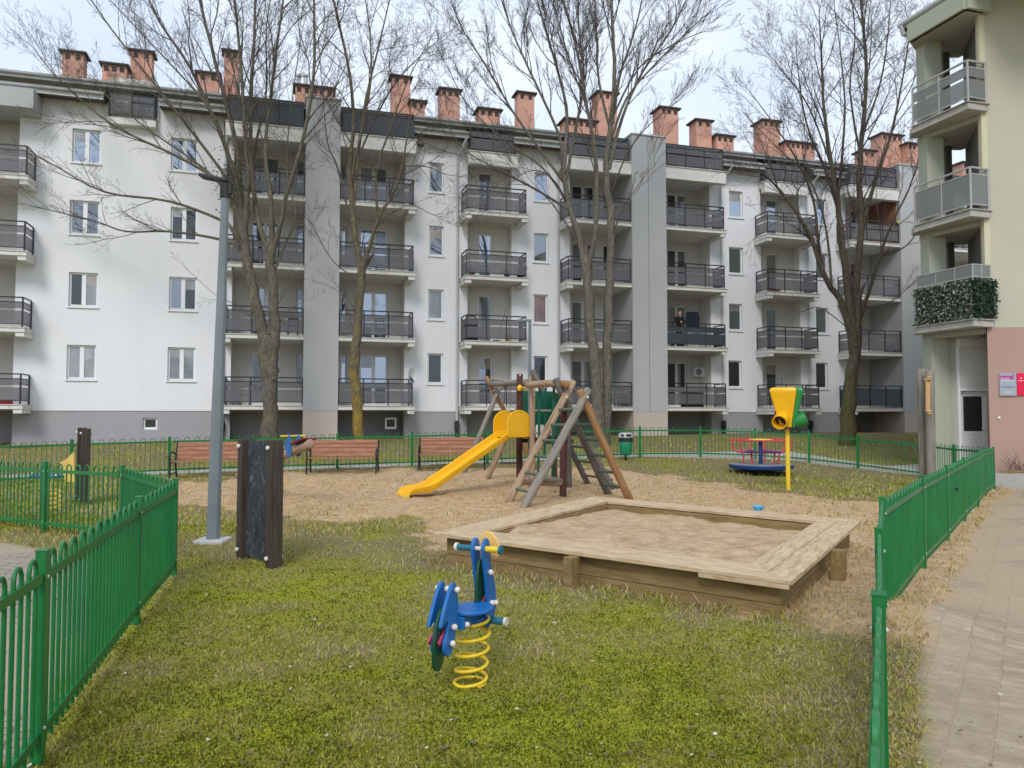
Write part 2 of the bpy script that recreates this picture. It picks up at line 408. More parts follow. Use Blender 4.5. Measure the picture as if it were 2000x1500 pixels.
pb=MB(); s=fs(1268,1.15); fbox(pb,s-.012,s+.012,1.15,1.155,ZP,14.6); obj('expansion_joint',pb,plain('joint grey',(.2,.2,.2)),bl)
def railing(poly,z,parent,light=False,h=1.1,rm='rail',pmn='smoke',nposts=1.05,screen=False,n0=True,n1=True):
    rm_=MB(); pn=MB()
    for i in range(len(poly)-1):
        a=Vector(poly[i]); b=Vector(poly[i+1]); Ld=(b-a).length; d=(b-a)/Ld
        up=V(0,0,1); a=a-d*(.0 if i==0 else .0); zz_=.003*i; z0_=z; z=z+zz_
        rm_.bar(a+up*(z+h),b+up*(z+h),.05,.045); rm_.bar(a+up*(z+.93),b+up*(z+.93),.03,.03); rm_.bar(a+up*(z+.13),b+up*(z+.13),.03,.03)
        k=max(1,round(Ld/nposts))
        for j in range(0 if i==0 else 1,k+1):
            p=a+d*(Ld*j/k); rm_.bar(p+up*z0_,p+up*(z+h-.023),.045,.045,(1,0,0))
        q0=a+d*.03; q1=b-d*.03
        if screen: pn.bar(q0+up*(z+.53),q1+up*(z+.53),.012,.78)
        else:
            pn.bar(q0+up*(z+.80),q1+up*(z+.80),.012,.23); pn.bar(q0+up*(z+.38),q1+up*(z+.38),.012,.48)
        z=z0_
    r=obj('railing',rm_,M[rm],parent); p=obj('railing_panel',pn,M[pmn],parent)
    r.matrix_parent_inverse=Matrix(); p.matrix_parent_inverse=Matrix()
def slabmesh(m,s0,s1,z,L_,R_):
    fbox(m,s0,s1,-.02,1.12,z-.17,z-.02)           # slab
    fbox(m,s0-.02,s1+.02,-.02,1.16,z-.02,z+.0)      # drip edge
    if L_: fbox(m,s0+.02,s0+.30,.0,1.08,z-.33,z-.172)
    if R_: fbox(m,s1-.30,s1-.02,.0,1.08,z-.33,z-.172)
BAL={}
for nm,r0,r1,dp,b0,b1,doors in bays:
    # recess: back wall with openings
    holes=[]; logg=MB(); plin=MB(); LB.append(logg); PB_.append(plin)
    lo,hi=pm.get(nm,(None,None))
    for li,z in enumerate(FL):
        for (p0,p1,n,g) in doors:
            s0=max(fs(p0,-dp,z+1),r0+.03); s1=fs(p1,-dp,z+1)
            if s1>r1: s1=r1-.05
            z0=z+.05 if n==2 or (p1-p0)>20 or nm in 'DG' else z+.9
            if nm in 'BC' and (p1-p0)<20: z0=z+.85
            holes.append((s0,s1,z0,z+2.25)); 
            gl=g or [gsel[nm][li]]*n
            if n==2 and not g: gl=[gsel[nm][li],gsel[nm][li]]
            window(s0,s1,z0,z+2.25,-dp,n,gl,.12,sill=False,split=.42 if z0<z+.2 and nm in 'BCF' and li<2 else None)
    wallgrid(logg,r0,r1,ZP,13.1,-dp,holes,.12)
    wallgrid(plin,r0,r1,-.3,ZP,-dp,[],.1)
    for s_ in (r0,r1):
        logg.quad(W(s_,0,ZP),W(s_,-dp,ZP),W(s_,-dp,13.1),W(s_,0,13.1)); plin.quad(W(s_,0,-.3),W(s_,-dp,-.3),W(s_,-dp,ZP),W(s_,0,ZP))
    for li,z in enumerate(FL):
        m=MB(); x0=b0 if b0 is not None else lo+.003; x1=b1 if b1 is not None else hi-.003
        e0=x0-.1 if b0 is not None else x0; e1=x1+.1 if b1 is not None else x1
        slabmesh(m,e0,e1,z,b0 is not None,b1 is not None)
        fbox(m,r0+.003,r1-.003,-dp+.003,-.02,z-.2,z-.004)
        bo=obj('balcony',m,M['slab'],bl)
        poly=[]
        if b0 is not None: poly.append(W(x0,.05,0))
        poly+= [W(x0+(.0 if b0 is not None else .02),1.02,0),W(x1-(.0 if b1 is not None else .02),1.02,0)]
        if b1 is not None: poly.append(W(x1,.05,0))
        scr=(nm=='H' and li==0) or (nm=='F' and li==1)
        railing(poly,z,bo,pmn='screen' if scr else 'smoke',screen=(nm=='H' and li==0))
        BAL[(nm,li)]=(x0,x1,z)
    # top terrace above the bay
    if nm!='A':
        m=MB(); x0=(b0-.1) if b0 is not None else lo+.003; x1=(b1+.1) if b1 is not None else hi-.003
        if nm in 'DG': x0,x1=r0-.1,r1+.15; fo=.55
        else: fo=1.12
        fbox(m,x0,x1,-1.2,fo,13.0,13.3); fbox(m,x0,x1,fo-.3,fo-.002,12.75,12.998); fbox(m,x0-.03,x1+.03,-1.2,fo+.05,13.3,13.33)
        bo=obj('terrace',m,M['slab'],bl)
        fo-=.1
        railing([W(x0+.1,-.3,0),W(x0+.1,fo,0),W(x1-.1,fo,0),W(x1-.1,-.3,0)],13.3,bo,pmn='screen' if nm in 'BC' else 'smoke',screen=nm in 'BC')
    wallgrid(logg,r0-.4,r1+.4,13.1,14.9,-1.25,[],.1)
    if nm!='A':
        cc=(r0+r1)/2; window(cc-.9,cc+.2,13.35,14.7,-1.1,1,'g_mid',.1,sill=False)
# attic window over wall between A and B
s0,s1=fs(212,.2,14),fs(306,.2,14); logg=MB(); LB.append(logg); wallgrid(logg,s0,s1,ZT-.6,15.0,.02,[],.1)
mA=MB(); fbox(mA,s0,s1,-1.2,.35,13.05,13.3); bo=obj('terrace',mA,M['slab'],bl); railing([W(s0+.05,-.2,0),W(s0+.05,.3,0),W(s1-.05,.3,0),W(s1-.05,-.2,0)],13.3,bo)
window(s0+.7,s0+1.8,13.4,14.7,.14,1,'g_blue',.1,sill=False)
for q in WB: obj('wall',q,M['white'],bl,fix=False)
for q in LB: obj('loggia_wall',q,M['loggia'],bl,fix=False)
for q in PB_: obj('plinth_wall',q,M['plinth'],bl,fix=False)
# roof
rf=MB(); Sl,Sr=fs(-420),fs(2300)
OS=[(.35,14.62),(-.3,14.82),(-6.,16.8),(-12,14.6)]
for (o0,z0),(o1,z1) in zip(OS[:-1],OS[1:]): rf.hexa([W(Sl,o0,z0),W(Sr,o0,z0),W(Sr,o1,z1),W(Sl,o1,z1),W(Sl,o0,z0+.08),W(Sr,o0,z0+.08),W(Sr,o1,z1+.08),W(Sl,o1,z1+.08)])
# ribs of tiles
roof=obj('roof',rf,M['roof'],bl)
sf=MB(); fbox(sf,Sl,fs(-120),-11,.2,13.9,14.6); sf2=MB(); fbox(sf2,Sl,Sr,-1.24,.3,14.585,14.615); obj('soffit',sf2,M['soffit'],bl)
def gutter(m,m2,s0,s1,o,z):
    k=10; pr=[]
    for i in range(k+1):
        t=math.pi+math.pi*i/k; pr.append((o+.07+.07*math.cos(t),z+.0+.07*math.sin(t)))
    for i in range(k):
        (o0,z0),(o1,z1)=pr[i],pr[i+1]; m.quad(W(s0,o0,z0),W(s1,o0,z0),W(s1,o1,z1),W(s0,o1,z1))
    m.quad(W(s0,o,z-.16),W(s1,o,z-.16),W(s1,o,z+.02),W(s0,o,z+.02))
g=MB(); gutter(g,None,Sl,Sr,.36,14.62); fbox(g,Sl,Sr,.30,.355,14.45,14.66)
# lower pent eaves over wall segments
obj('gutter',g,M['fascia'],bl)
for (p0,p1) in ((-420,203),(312,452),(795,915),(1003,1117),(1400,1492),(1588,1660)):
    s0,s1=fs(p0,.6,14),fs(p1,.6,14); pe=MB(); psf=MB(); g=MB()
    pe.hexa([W(s0,.7,13.98),W(s1,.7,13.98),W(s1,-.3,14.5),W(s0,-.3,14.5),W(s0,.7,14.06),W(s1,.7,14.06),W(s1,-.3,14.58),W(s0,-.3,14.58)])
    fbox(g,s0,s1,.64,.70,13.80,14.02); gutter(g,None,s0,s1,.71,14.02)
    psf.quad(W(s0,.64,13.82),W(s1,.64,13.82),W(s1,-.02,13.9),W(s0,-.02,13.9)); psf.quad(W(s1,.64,13.82),W(s1,-.3,13.9),W(s1,-.3,14.5),W(s1,.64,14.0)); psf.quad(W(s0,.64,13.82),W(s0,-.3,13.9),W(s0,-.3,14.5),W(s0,.64,14.0))
    wallgrid(logg2:=MB(),s0,s1,13.85,14.6,-.0,[],.1); obj('upper_wall',logg2,M['loggia'],bl,fix=False)
    q=obj('lower_eave',pe,M['roof'],bl)
    for n_,mb_,mt_ in (('soffit',psf,'soffit'),('gutter',g,'fascia')): obj(n_,mb_,M[mt_],q).matrix_parent_inverse=Matrix()
m=MB(); a=fs(-135,1.); b=fs(57,1.); fbox(m,a,b,-.5,1.1,13.05,13.78); obj('balcony_canopy',m,M['grey'],bl)
# snow guard / roof edge texture
# chimneys (px0,px1,top,bottom,o)
CH=[(122,167,100,170,-2.4),(200,250,124,160,-2.2),(255,300,98,165,-2.8),(386,430,141,175,-2.4),(438,468,98,180,-2.8),(577,655,168,195,-2.4),
(766,804,148,215,-2.4),(803,832,196,225,-2.),(861,901,173,228,-2.3),(936,980,212,240,-2),(1012,1046,180,248,-2.6),(1105,1168,233,265,-2.2),(1168,1213,180,270,-2.8),
(1290,1332,210,275,-2.6),(1360,1396,234,282,-2.3),(1400,1440,264,290,-2.1),(1490,1530,235,295,-2.6),(1535,1598,278,305,-2.1),(1686,1715,293,320,-2.1),(1722,1768,262,320,-2.8),(1772,1806,280,320,-2.3),(1880,1925,318,345,-2)]
for (p0,p1,t,b,o) in CH:
    z1=fz((p0+p1)/2,t,o); s0=fs(p0,o,z1); s1=fs(p1,o,z1); dd=min(.9,max(.5,(s1-s0)*.7)); m=MB()
    s1-=(.25 if p0>1150 else .1)*dd*1.0
    fbox(m,s0,s1,o-dd,o,14.4,z1-.08)
    c=obj('chimney',m,M['brick'],roof); c.matrix_parent_inverse=Matrix()
    m=MB(); fbox(m,s0-.12,s1+.12,o-dd-.12,o+.12,z1-.08,z1); 
    nh=max(2,int((s1-s0)/.3))
    for i in range(nh):
        q=s0+(s1-s0)*(i+.5)/nh; fbox(m,q-.09,q+.09,o-.1,o+.004,z1-.36,z1-.14)
    c=obj('chimney_cap',m,M['cap'],roof); c.matrix_parent_inverse=Matrix()
m=MB(); 
for px in (583,596): 
    s=fs(px,-3.2,16); m.tube([W(s,-3.2,15),W(s,-3.2,fz(px,145 if px<590 else 152,-3.2))],.09,8)
    m.tube([W(s,-3.2,fz(px,150,-3.2)),W(s,-3.2,fz(px,146,-3.2))],.14,8)
c=obj('flue',m,M['pipe'],roof,smooth=True); c.matrix_parent_inverse=Matrix()
# downpipes
for px,o in ((437,.1),(893,.1),(1091,.1),(1411,.1),(1580,.1)):
    s=fs(px,o); m=MB(); m.tube([W(s+.25,.72,13.9),W(s+.25,.66,13.75),W(s,.12,13.1),W(s,o,12.9),W(s,o,1.5)],.055,8); obj('downpipe',m,M['pipe'],bl,smooth=True)
    m=MB(); m.tube([W(s,o,1.5),W(s,o,.5)],.085,8); m.box(*(lambda p:(p.x-.1,p.x+.1,p.y-.1,p.y+.1,1.1,1.45))(W(s,o,0))); obj('downpipe_base',m,M['black'],bl)
# wood cladding in the top right bay
s=piers[2][0]; m=MB(); 
for j in range(7): fbox(m,s-.03,s-.006,-1.05+j*.28,-1.05+j*.28+.26,10.55,12.98)
obj('wood_cladding',m,wood('reddish cladding',[(.3,(.20,.09,.05)),(.7,(.38,.2,.12))],(8,8,1)),bl)
# ---------------- right-hand building ----------------
M['ygreen']=plaster('yellow green plaster',(.50,.48,.38),.03); M['sage']=plaster('sage plaster',(.40,.42,.335),.05); M['cream']=plaster('cream plaster',(.60,.56,.40),.02)
M['pink']=plaster('pink plaster',(.43,.285,.235),.03); M['ceil']=plaster('grey ceiling',(.42,.41,.38),.02); M['inner']=plaster('shade toned inner plaster',(.16,.15,.14),.02)  # inner: the shade inside the loggia is put into this dark plaster colour
M['rail2']=plain('pale grey steel',(.36,.36,.35),.4,.1,5); M['concrete']=plain('balcony slab concrete',(.42,.41,.38),.85,.12,3,dirt=(.2,.19,.17,.6),bump=.2)
M['shutter']=plain('shutter grey',(.68,.71,.68),.5,.04,4)
k=NT('grey translucent panel'); k.b.inputs['Alpha'].default_value=.78; k.fin((.22,.23,.22),.3); M['panel2']=k.m
rb=empty('corner_building',(13,20.5,.3),'yellow green and pink apartment building with open corner balconies at the right','building')
def poly_prism(m,pts,z0,z1): m.prism(pts,(0,0,0),V(1,0,0),V(0,1,0),Z3,z0,z1)
ZB=.2
c1=(12.42,20.0)
body=[(12.42,20.0),(24,20.0),(24,34),(20.5,34),(13.36,22.3)]; body0=[(12.42,20.0),(24,20.0),(24,34),(20.5,34),(13.9,22.0),(13.33,21.45)]
# pink base / yellow upper front wall
zpk=at(1950,639,20).z
m=MB(); poly_prism(m,body0,ZB-.4,zpk); obj('pink_wall',m,M['pink'],rb)
m=MB(); poly_prism(m,body,zpk,13.3); obj('upper_wall',m,M['ygreen'],rb)
m=MB(); poly_prism(m,[(12.405,19.985),(12.56,19.985),(12.56,20.05),(12.6,20.3),(12.5,20.3),(12.405,20.1)],zpk+.01,12.4); obj('corner_strip',m,M['cream'],rb)
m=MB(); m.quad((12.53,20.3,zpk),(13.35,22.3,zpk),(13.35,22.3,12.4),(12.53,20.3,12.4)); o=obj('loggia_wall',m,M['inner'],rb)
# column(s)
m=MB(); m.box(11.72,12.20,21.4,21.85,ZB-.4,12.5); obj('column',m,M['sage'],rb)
m=MB(); m.box(12.66,12.84,22.1,22.4,zpk,12.5); obj('column',m,M['inner'],rb)  # rear column, darkened by the same shade-toned plaster
P=V(11.9,19.7,0); Av=V(11.36,21.5,0); Rv=V(12.52,19.88,0)
ztops=[at(1903,622,19.7).z,at(1903,407,19.7).z,at(1903,197,19.7).z]
inner=[(Av.x,Av.y),(P.x,P.y),(Rv.x,Rv.y),(12.42,20.0),(13.36,22.3),(13.3,22.45),(12.2,22.4),(11.75,21.95)]
for li,z in enumerate(ztops):
    m=MB(); poly_prism(m,inner[:3]+[(12.7,20.6),(13.3,21.6),(11.5,21.9)],z-.2,z-.03); 
    off=.05; poly_prism(m,[(Av.x-off,Av.y),(P.x-off,P.y-off),(Rv.x+off,Rv.y-off),(12.7,20.5),(12.2,21.3)],z-.03,z)
    sl=obj('balcony',m,M['concrete'],rb,bevel=.01)
    m=MB(); poly_prism(m,[(11.75,21.5),(12.45,20.1),(13.36,22.3),(13.3,22.45),(12.2,22.4),(11.75,21.95)],z-.34,z-.205); obj('ceiling',m,M['ceil'],rb)
    if li>0:
        railing([Av+V(.05,0,0),P+V(.03,.05,0),Rv+V(-.02,.05,0),V(12.56,20.0,0)],z,sl,rm='rail2',pmn='panel2',nposts=.95,screen=(li==1))
    else:
        mm=MB(); pp=MB(); pts=[Av+V(.05,0,0),P+V(.03,.05,0),Rv+V(-.02,.05,0)]
        for i in range(2):
            a,b=pts[i],pts[i+1]
            for hz in (1.1,1.42): mm.bar(a+Z3*(z+hz+.003*i),b+Z3*(z+hz+.003*i),.03,.03)
            for t in ((0,.36,.7,1) if i==0 else (.5,1)): q=a.lerp(b,t); mm.bar(q+Z3*z,q+Z3*(z+1.42),.025,.025,(1,0,0))
            pp.bar(a+Z3*(z+1.25),b+Z3*(z+1.25),.01,.3)
        r=obj('railing',mm,M['rail2'],sl); r.matrix_parent_inverse=Matrix(); r=obj('mesh_screen',pp,M['panel2'],sl); r.matrix_parent_inverse=Matrix()
# top slab / eave beam
m=MB(); poly_prism(m,inner,12.35,12.5); obj('ceiling',m,M['ceil'],rb)
m=MB()
for a,b in ((Av,P),(P,Rv+V(.1,0,0))): m.bar(a+Z3*12.6,b+Z3*12.6,.16,.5)
obj('eave_beam',m,M['sage'],rb)
ec=at(1760,34,21.9); dv=V(.284,-.959,0)
m=MB(); e0=V(ec.x,ec.y,0); e1=e0+dv*5; 
poly_prism(m,[(e0.x,e0.y),(e1.x,e1.y),(26,e1.y+.4),(26,27),(e0.x+4.8,e0.y+1.42)],12.9,13.0); obj('soffit',m,M['soffit'],rb)
m=MB(); m.bar(e0+Z3*13.02,e1+Z3*13.02,.06,.24); m.bar(e0+Z3*13.02,V(e0.x+4.8,e0.y+1.42,13.02),.06,.24); obj('fascia',m,M['fascia'],rb)
m=MB(); m.tube([e0+V(-.07,0,13.03),e1+V(-.07,0,13.03)],.075,10); obj('gutter',m,M['pipe'],rb,smooth=True)
q=at(1815,80,21.9)
m=MB(); m.tube([V(ec.x-.05,ec.y-.1,12.98),V(ec.x,ec.y-.1,12.75),V(q.x-.03,21.85,q.z+.1),V(q.x+.03,21.85,q.z-.3),V(q.x+.03,21.85,at(1815,725,21.85).z)],.07,10); obj('downpipe',m,M['pipe'],rb,smooth=True)
# roof
m=MB(); m.hexa([(e0.x,e0.y,13.1),(e1.x,e1.y,13.1),(26,16,13.1),(26,27,13.1),(14,22,14.2),(14,20,14.2),(26,20.5,15),(26,24,15)]); obj('roof',m,M['roof'],rb)
# ground-floor door wall
m=MB(); m.box(12.2,12.5,21.43,21.5,ZB-.3,3.95); m.box(12.5,13.25,21.43,21.5,at(1900,658,21.4).z,3.95); obj('door_wall',m,M['sage'],rb)
m=MB(); m.box(12.42,12.48,21.36,21.43,ZB,at(1860,650,21.4).z); m.box(12.48,13.26,21.34,21.43,at(1900,676,21.4).z,at(1900,658,21.4).z); zb=at(1900,760,21.4).z; m.box(12.48,13.26,21.36,21.42,zb-.05,zb); 
fr_=obj('shutter_frame',m,M['frame'],rb)
m=MB(); z=zb; zt=at(1900,676,21.4).z
while z<zt-.01:
    m.box(12.48,13.26,21.385,21.415,z,min(z+.038,zt)); m.box(12.48,13.26,21.395,21.42,z+.036,min(z+.05,zt)); z+=.046
sh=obj('roller_shutter',m,M['shutter'],rb)
D0,D1=12.50,13.29; m=MB(); yb=21.5
m.box(D0,D0+.13,yb,yb+.06,ZB+.1,zb-.06); m.box(D1-.13,D1,yb,yb+.06,ZB+.1,zb-.06); m.box(D0+.13,D1-.13,yb,yb+.06,zb-.2,zb-.06); m.box(D0+.13,D1-.13,yb+.01,yb+.05,ZB+.1,1.18)
m.box(D0+.13,D1-.13,yb,yb+.06,1.18,1.26); dr=obj('door',m,M['frame'],rb,bevel=.006)
m=MB(); m.box(D0+.13,D1-.13,yb+.02,yb+.03,1.26,zb-.2); q=obj('pane',m,M['g_dark'],dr); q.matrix_parent_inverse=Matrix()
m=MB(); m.tube([(D1-.07,yb,1.36),(D1-.07,yb-.06,1.36),(D1-.2,yb-.06,1.34)],.012,6); q=obj('door_handle',m,M['frame'],dr); q.matrix_parent_inverse=Matrix()
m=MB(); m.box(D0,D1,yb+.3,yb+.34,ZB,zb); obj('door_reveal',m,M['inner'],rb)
# signs on the pink wall
M['signgrey']=plain('grey sign',(.33,.36,.43),.4,.03,2); M['magenta']=plain('magenta lettering',(.42,.05,.24),.5,.02,2); M['pale']=plain('pale lettering',(.75,.72,.68),.5,.02,2); M['red']=plain('red sign',(.72,.01,.06),.35,.03,2); M['ink']=plain('dark lettering',(.10,.09,.16),.5,.02,2)
def ytext(name,txt,size,x,z,y,mat,parent,ext=.002,align='LEFT',sx=1):
    c=bpy.data.curves.new(name,'FONT'); c.body=txt; c.size=size; c.extrude=ext; c.align_x=align
    o=bpy.data.objects.new(name,c); col.objects.link(o); o.data.materials.append(mat)
    dg=bpy.context.evaluated_depsgraph_get(); me=bpy.data.meshes.new_from_object(o.evaluated_get(dg)); bpy.data.objects.remove(o)
    o=bpy.data.objects.new(name,me); col.objects.link(o); me.materials.clear(); me.materials.append(mat)
    o.parent=parent; o.matrix_parent_inverse=Matrix.Translation(-parloc(parent)); o.rotation_euler=(R(90),0,0); o.location=(x,y,z); o.scale=(sx,1,1); return o
ys=19.97
def sx(px): return X_at(px,ys,2.5)
def sz(py): return at(1970,py,ys).z
sg=empty('wall_sign',(sx(1968),ys,sz(772)),'grey wall sign with magenta lettering next to the red sign on the pink wall','sign')
m=MB(); m.box(sx(1952),sx(1984.5),ys-.02,ys+.028,sz(773),sz(729)); obj('board',m,M['signgrey'],sg)
m=MB(); m.box(sx(1953),sx(1977),ys-.026,ys-.021,sz(741),sz(734)); m.box(sx(1978.5),sx(1979.5),ys-.026,ys-.021,sz(743.5),sz(728.5)); obj('emblem',m,M['magenta'],sg)
ytext('lettering','RUMI',.09,sx(1954),sz(742.5),ys-.028,M['pale'],sg,.001,sx=1.05)
m=MB(); m.box(sx(1953),sx(1981),ys-.026,ys-.021,sz(744.6),sz(743.4)); obj('underline',m,M['pale'],sg)
ytext('lettering','DUŻE RZECZY',.052,sx(1954),sz(757.5),ys-.022,M['ink'],sg,.001,sx=1.1)
m=MB(); m.box(sx(1956),sx(1982),ys-.026,ys-.021,sz(766.4),sz(765.3)); m.box(sx(1962),sx(1975),ys-.026,ys-.021,sz(769),sz(768)); obj('footer_line',m,plain('yellow lettering',(.6,.65,.4)),sg)
sg=empty('wall_sign',(sx(2002),ys,sz(772)),'bright red wall sign at the right edge of the pink wall','sign')
m=MB(); m.box(sx(1985.5),sx(2024),ys-.02,ys+.028,sz(772),sz(729)); obj('board',m,M['red'],sg)
m=MB(); m.box(sx(1987),sx(2022),ys-.026,ys-.021,sz(744.2),sz(743)); m.sphere((sx(1993.5),ys-.022,sz(738.5)),.022,10,6,(1,.15,1)); obj('emblem',m,plain('pink lettering',(.9,.45,.5)),sg)
m=MB(); m.box(12.62,12.68,19.96,20.0,at(1948,818,20).z,at(1948,813,20).z); tag(obj('doorbell_box',m,M['pale']),'small beige bell box on the pink wall below the signs','doorbell')
# plastic ivy screen on the lowest corner balcony
def leafscreen():
    n=5200; z0=ztops[0]+.02; H=1.02
    Vv=[];Ff=[];C=[]
    for i in range(n):
        if random.random()<.72: a,b=Av,P; nrm=V(-.959,-.284,0); dark=.0
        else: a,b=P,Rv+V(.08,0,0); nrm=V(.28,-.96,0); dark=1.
        t=random.random(); c=a.lerp(b,t)+nrm*abs(random.gauss(0,.055))+Z3*(z0+random.random()*H)
        u=Vector((random.gauss(0,1),random.gauss(0,1),random.gauss(0,1))).normalized(); v=u.cross(nrm+Vector((random.gauss(0,.5),random.gauss(0,.5),random.gauss(0,.5)))).normalized()
        s=random.uniform(.02,.05); k=len(Vv)
        Vv+= [tuple(c-u*s),tuple(c+v*s*.5),tuple(c+u*s),tuple(c-v*s*.5)]; Ff.append((k,k+1,k+2,k+3))
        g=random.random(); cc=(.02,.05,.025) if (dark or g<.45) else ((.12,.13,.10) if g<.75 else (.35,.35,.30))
        C+= [(*cc,1)]*4
    me=bpy.data.meshes.new('leaf_screen'); me.from_pydata(Vv,[],Ff); at_=me.color_attributes.new('Col','FLOAT_COLOR','POINT'); at_.data.foreach_set('color',[x for c in C for x in c])
    k=NT('ivy leaf'); a=k.n('ShaderNodeAttribute',attribute_name='Col'); k.fin(a.outputs['Color'],.5); me.materials.append(k.m)
    o=bpy.data.objects.new('leaf_screen',me); col.objects.link(o); tag(o,'artificial ivy leaf screen tied round the lowest corner balcony','balcony screen')
    m=MB(); m.bar(Av+V(.02,0,z0+.5),P+V(0,.02,z0+.5),.01,H-.04); m.bar(P+V(0,.02,z0+.5),Rv+V(.04,0.02,z0+.5),.01,H-.04)
    q=obj('backing',m,plain('dark backing',(.015,.025,.015),.9),o)
leafscreen()
# ---------------- fences ----------------
k=NT('green fence paint'); v=k.vec(); f=k.noise(2.5,5,.6,v); geo=k.n('ShaderNodeNewGeometry')
cc=k.ramp(f,[(.3,(.005,.125,.028)),(.7,(.010,.18,.044))]); f2=k.noise(26,5,.7,v); cc=k.mix(k.ramp(f2,[(.66,(0,0,0)),(.74,(.5,.5,.5))]),cc,(.10,.16,.08))
k.b.inputs['Specular IOR Level'].default_value=.5; M['green']=k.fin(cc,.38,k.bump(f2,.08,.002))
M['bolt']=plain('zinc bolt',(.6,.6,.58),.35,.1,4)
def fence(name,pts,label,posts=None,H=1.0,near=True,gate=None,post_label=None,group=None,zoff=0,first=True,last=True,br=.0105,hoop_h=.075,rail=.045,sp=.098):
    x0,y0=pts[0]; root=empty(name,(x0,y0,tz(x0,y0)),label,'fence',group)
    n=6 if near else 4
    P3=[V(x,y,tz(x,y)+zoff) for x,y in pts]
    for i,p in enumerate(P3):
        if (i==0 and not first) or (i==len(P3)-1 and not last): continue
        d=(P3[min(i+1,len(P3)-1)]-P3[max(i-1,0)]); d.z=0; d.normalize(); sd=V(d.y,-d.x,0); m=MB()
        hw=.038; h2=.023; m.fr(p,d,sd,Z3,-hw,hw,-h2,h2,-.1,H+.005); m.fr(p,d,sd,Z3,-hw-.003,hw+.003,-h2-.003,h2+.003,H+.006,H+.012)
        po=obj('post',m,M['green'],root)
        if near:
            for zz in (.16,H-.12):
                for sg_ in (1,-1):
                    m=MB(); m.sphere(p+sd*.023*sg_+Z3*zz,.009,8,5); b=obj('bolt',m,M['bolt'],po); b.matrix_parent_inverse=Matrix()
    for i in range(len(P3)-1):
        a,b=P3[i],P3[i+1]; d=b-a; Lg=d.length; d.normalize(); a2=a+d*.05; b2=b-d*.05; L2=(b2-a2).length
        m=MB(); zr=H-.12; z0=.13
        m.bar(a2+Z3*zr,b2+Z3*zr,.03,rail); m.bar(a2+Z3*z0,b2+Z3*z0,.03,rail)
        k=int(L2/sp); k-=k%2; 
        if k<2: k=2
        st=L2/k; nb=k
        for j in range(nb):
            q=a2+d*(st*(j+.5)+random.uniform(-.003,.003)); top=zr+.03
            m.tube([q+Z3*(.06),q+Z3*top],br,n,cap=False)
            if j%2==0:
                q2=a2+d*(st*(j+1.5)); c=(q+q2)/2+Z3*random.uniform(-.004,.004); r=st/2; seg=8 if near else 6
                m.tube([q+Z3*zr]+[c-d*(r*math.cos(math.pi*t/seg))+Z3*(zr+.03+max(0,hoop_h-r)+r*math.sin(math.pi*t/seg)) for t in range(seg+1)]+[q2+Z3*zr],br,n,cap=False)
        obj('panel' if not(gate and i==gate) else 'gate_leaf',m,M['green'],root,smooth=True,angle=40,fix=False)
    return root
fence('fence',[(-.95,-.7),(-1.6,1.45),(-2.27,3.75),(-3.02,6.25),(-3.53,8.1)],'near green bow top fence running along the left side of the lawn')
fence('fence',[(-3.53,8.1),(-5.2,10.3),(-6.72,11.1),(-8.75,12.3),(-10.8,13.5),(-13,14.8)],'green bow top fence across the left path from the corner to the left edge',first=False)
fence('fence',[(-.42,-.8),(.474,1.05),(1.336,2.83),(2.12,4.47),(2.97,6.2)],'near green fence seen almost end on beside the right hand path')
fr4=fence('fence',[(2.97,6.2),(4.52,8.5),(5.8,10.3),(7.2,12.3),(8.6,14.25),(10.0,16.3),(11.5,18.4)],'long green fence with gate between the playground and the paved path on the right',first=False,gate=2)
BF=[(-60,17.5),(140,19.2),(331,20.6),(495,21.4),(659,21.9),(805,22.5),(952,23.2),(1100,24.1),(1250,24.9),(1368,25.3),(1475,25.1),(1580,24.4),(1675,23.1),(1797,21.4)]
fence('fence',[(X_at(px,Y,.8),Y) for px,Y in BF],'far green bow top fence behind the benches along the back of the playground',near=False,br=.009,sp=.115)
xx=X_at(1797,21.4,.8)
fence('fence',[(xx,21.4),(11.42,19.9),(11.5,18.4)],'short green fence section behind the two tall wooden posts at the right',near=False,first=False,last=False)
# gate latch
m=MB(); m.fr(V(6.35,11.1,.62),V(.57,.82,0),V(.82,-.57,0),Z3,-.06,.06,.03,.06,-.02,.02); obj('gate_latch',m,M['black'],fr4)
# ---------------- materials for furniture ----------------
M['w_grey']=wood('weathered grey log',[(.25,(.13,.115,.095)),(.5,(.25,.225,.19)),(.75,(.34,.30,.25))])
M['w_tan']=wood('tan log',[(.25,(.24,.15,.09)),(.5,(.38,.26,.17)),(.75,(.50,.37,.26))])
M['w_orange']=wood('orange brown log',[(.25,(.20,.10,.04)),(.5,(.33,.18,.08)),(.75,(.42,.27,.14))])
M['w_red']=wood('dark red brown log',[(.25,(.045,.018,.015)),(.5,(.10,.04,.033)),(.75,(.17,.10,.08))])
M['w_dark']=wood('dark stained board',[(.25,(.03,.024,.02)),(.5,(.06,.047,.038)),(.75,(.12,.09,.07))],sc=(18,18,1.2))
M['w_darkgrey']=wood('dark weathered log',[(.25,(.07,.06,.05)),(.5,(.14,.12,.10)),(.75,(.22,.19,.16))])
M['w_sand']=wood('pale sandbox plank',[(.3,(.36,.24,.14)),(.5,(.56,.415,.265)),(.7,(.70,.56,.39))],sc=(2.2,14,14),bump=.3,cracks=False)
M['w_green']=wood('pressure treated plank',[(.25,(.15,.09,.035)),(.5,(.26,.175,.075)),(.75,(.36,.255,.125))],sc=(1.4,12,12),bump=.3,cracks=False)
M['w_bench']=wood('orange brown bench slat',[(.25,(.22,.085,.05)),(.5,(.36,.16,.10)),(.75,(.48,.25,.16))],sc=(1.5,14,14),cracks=False)
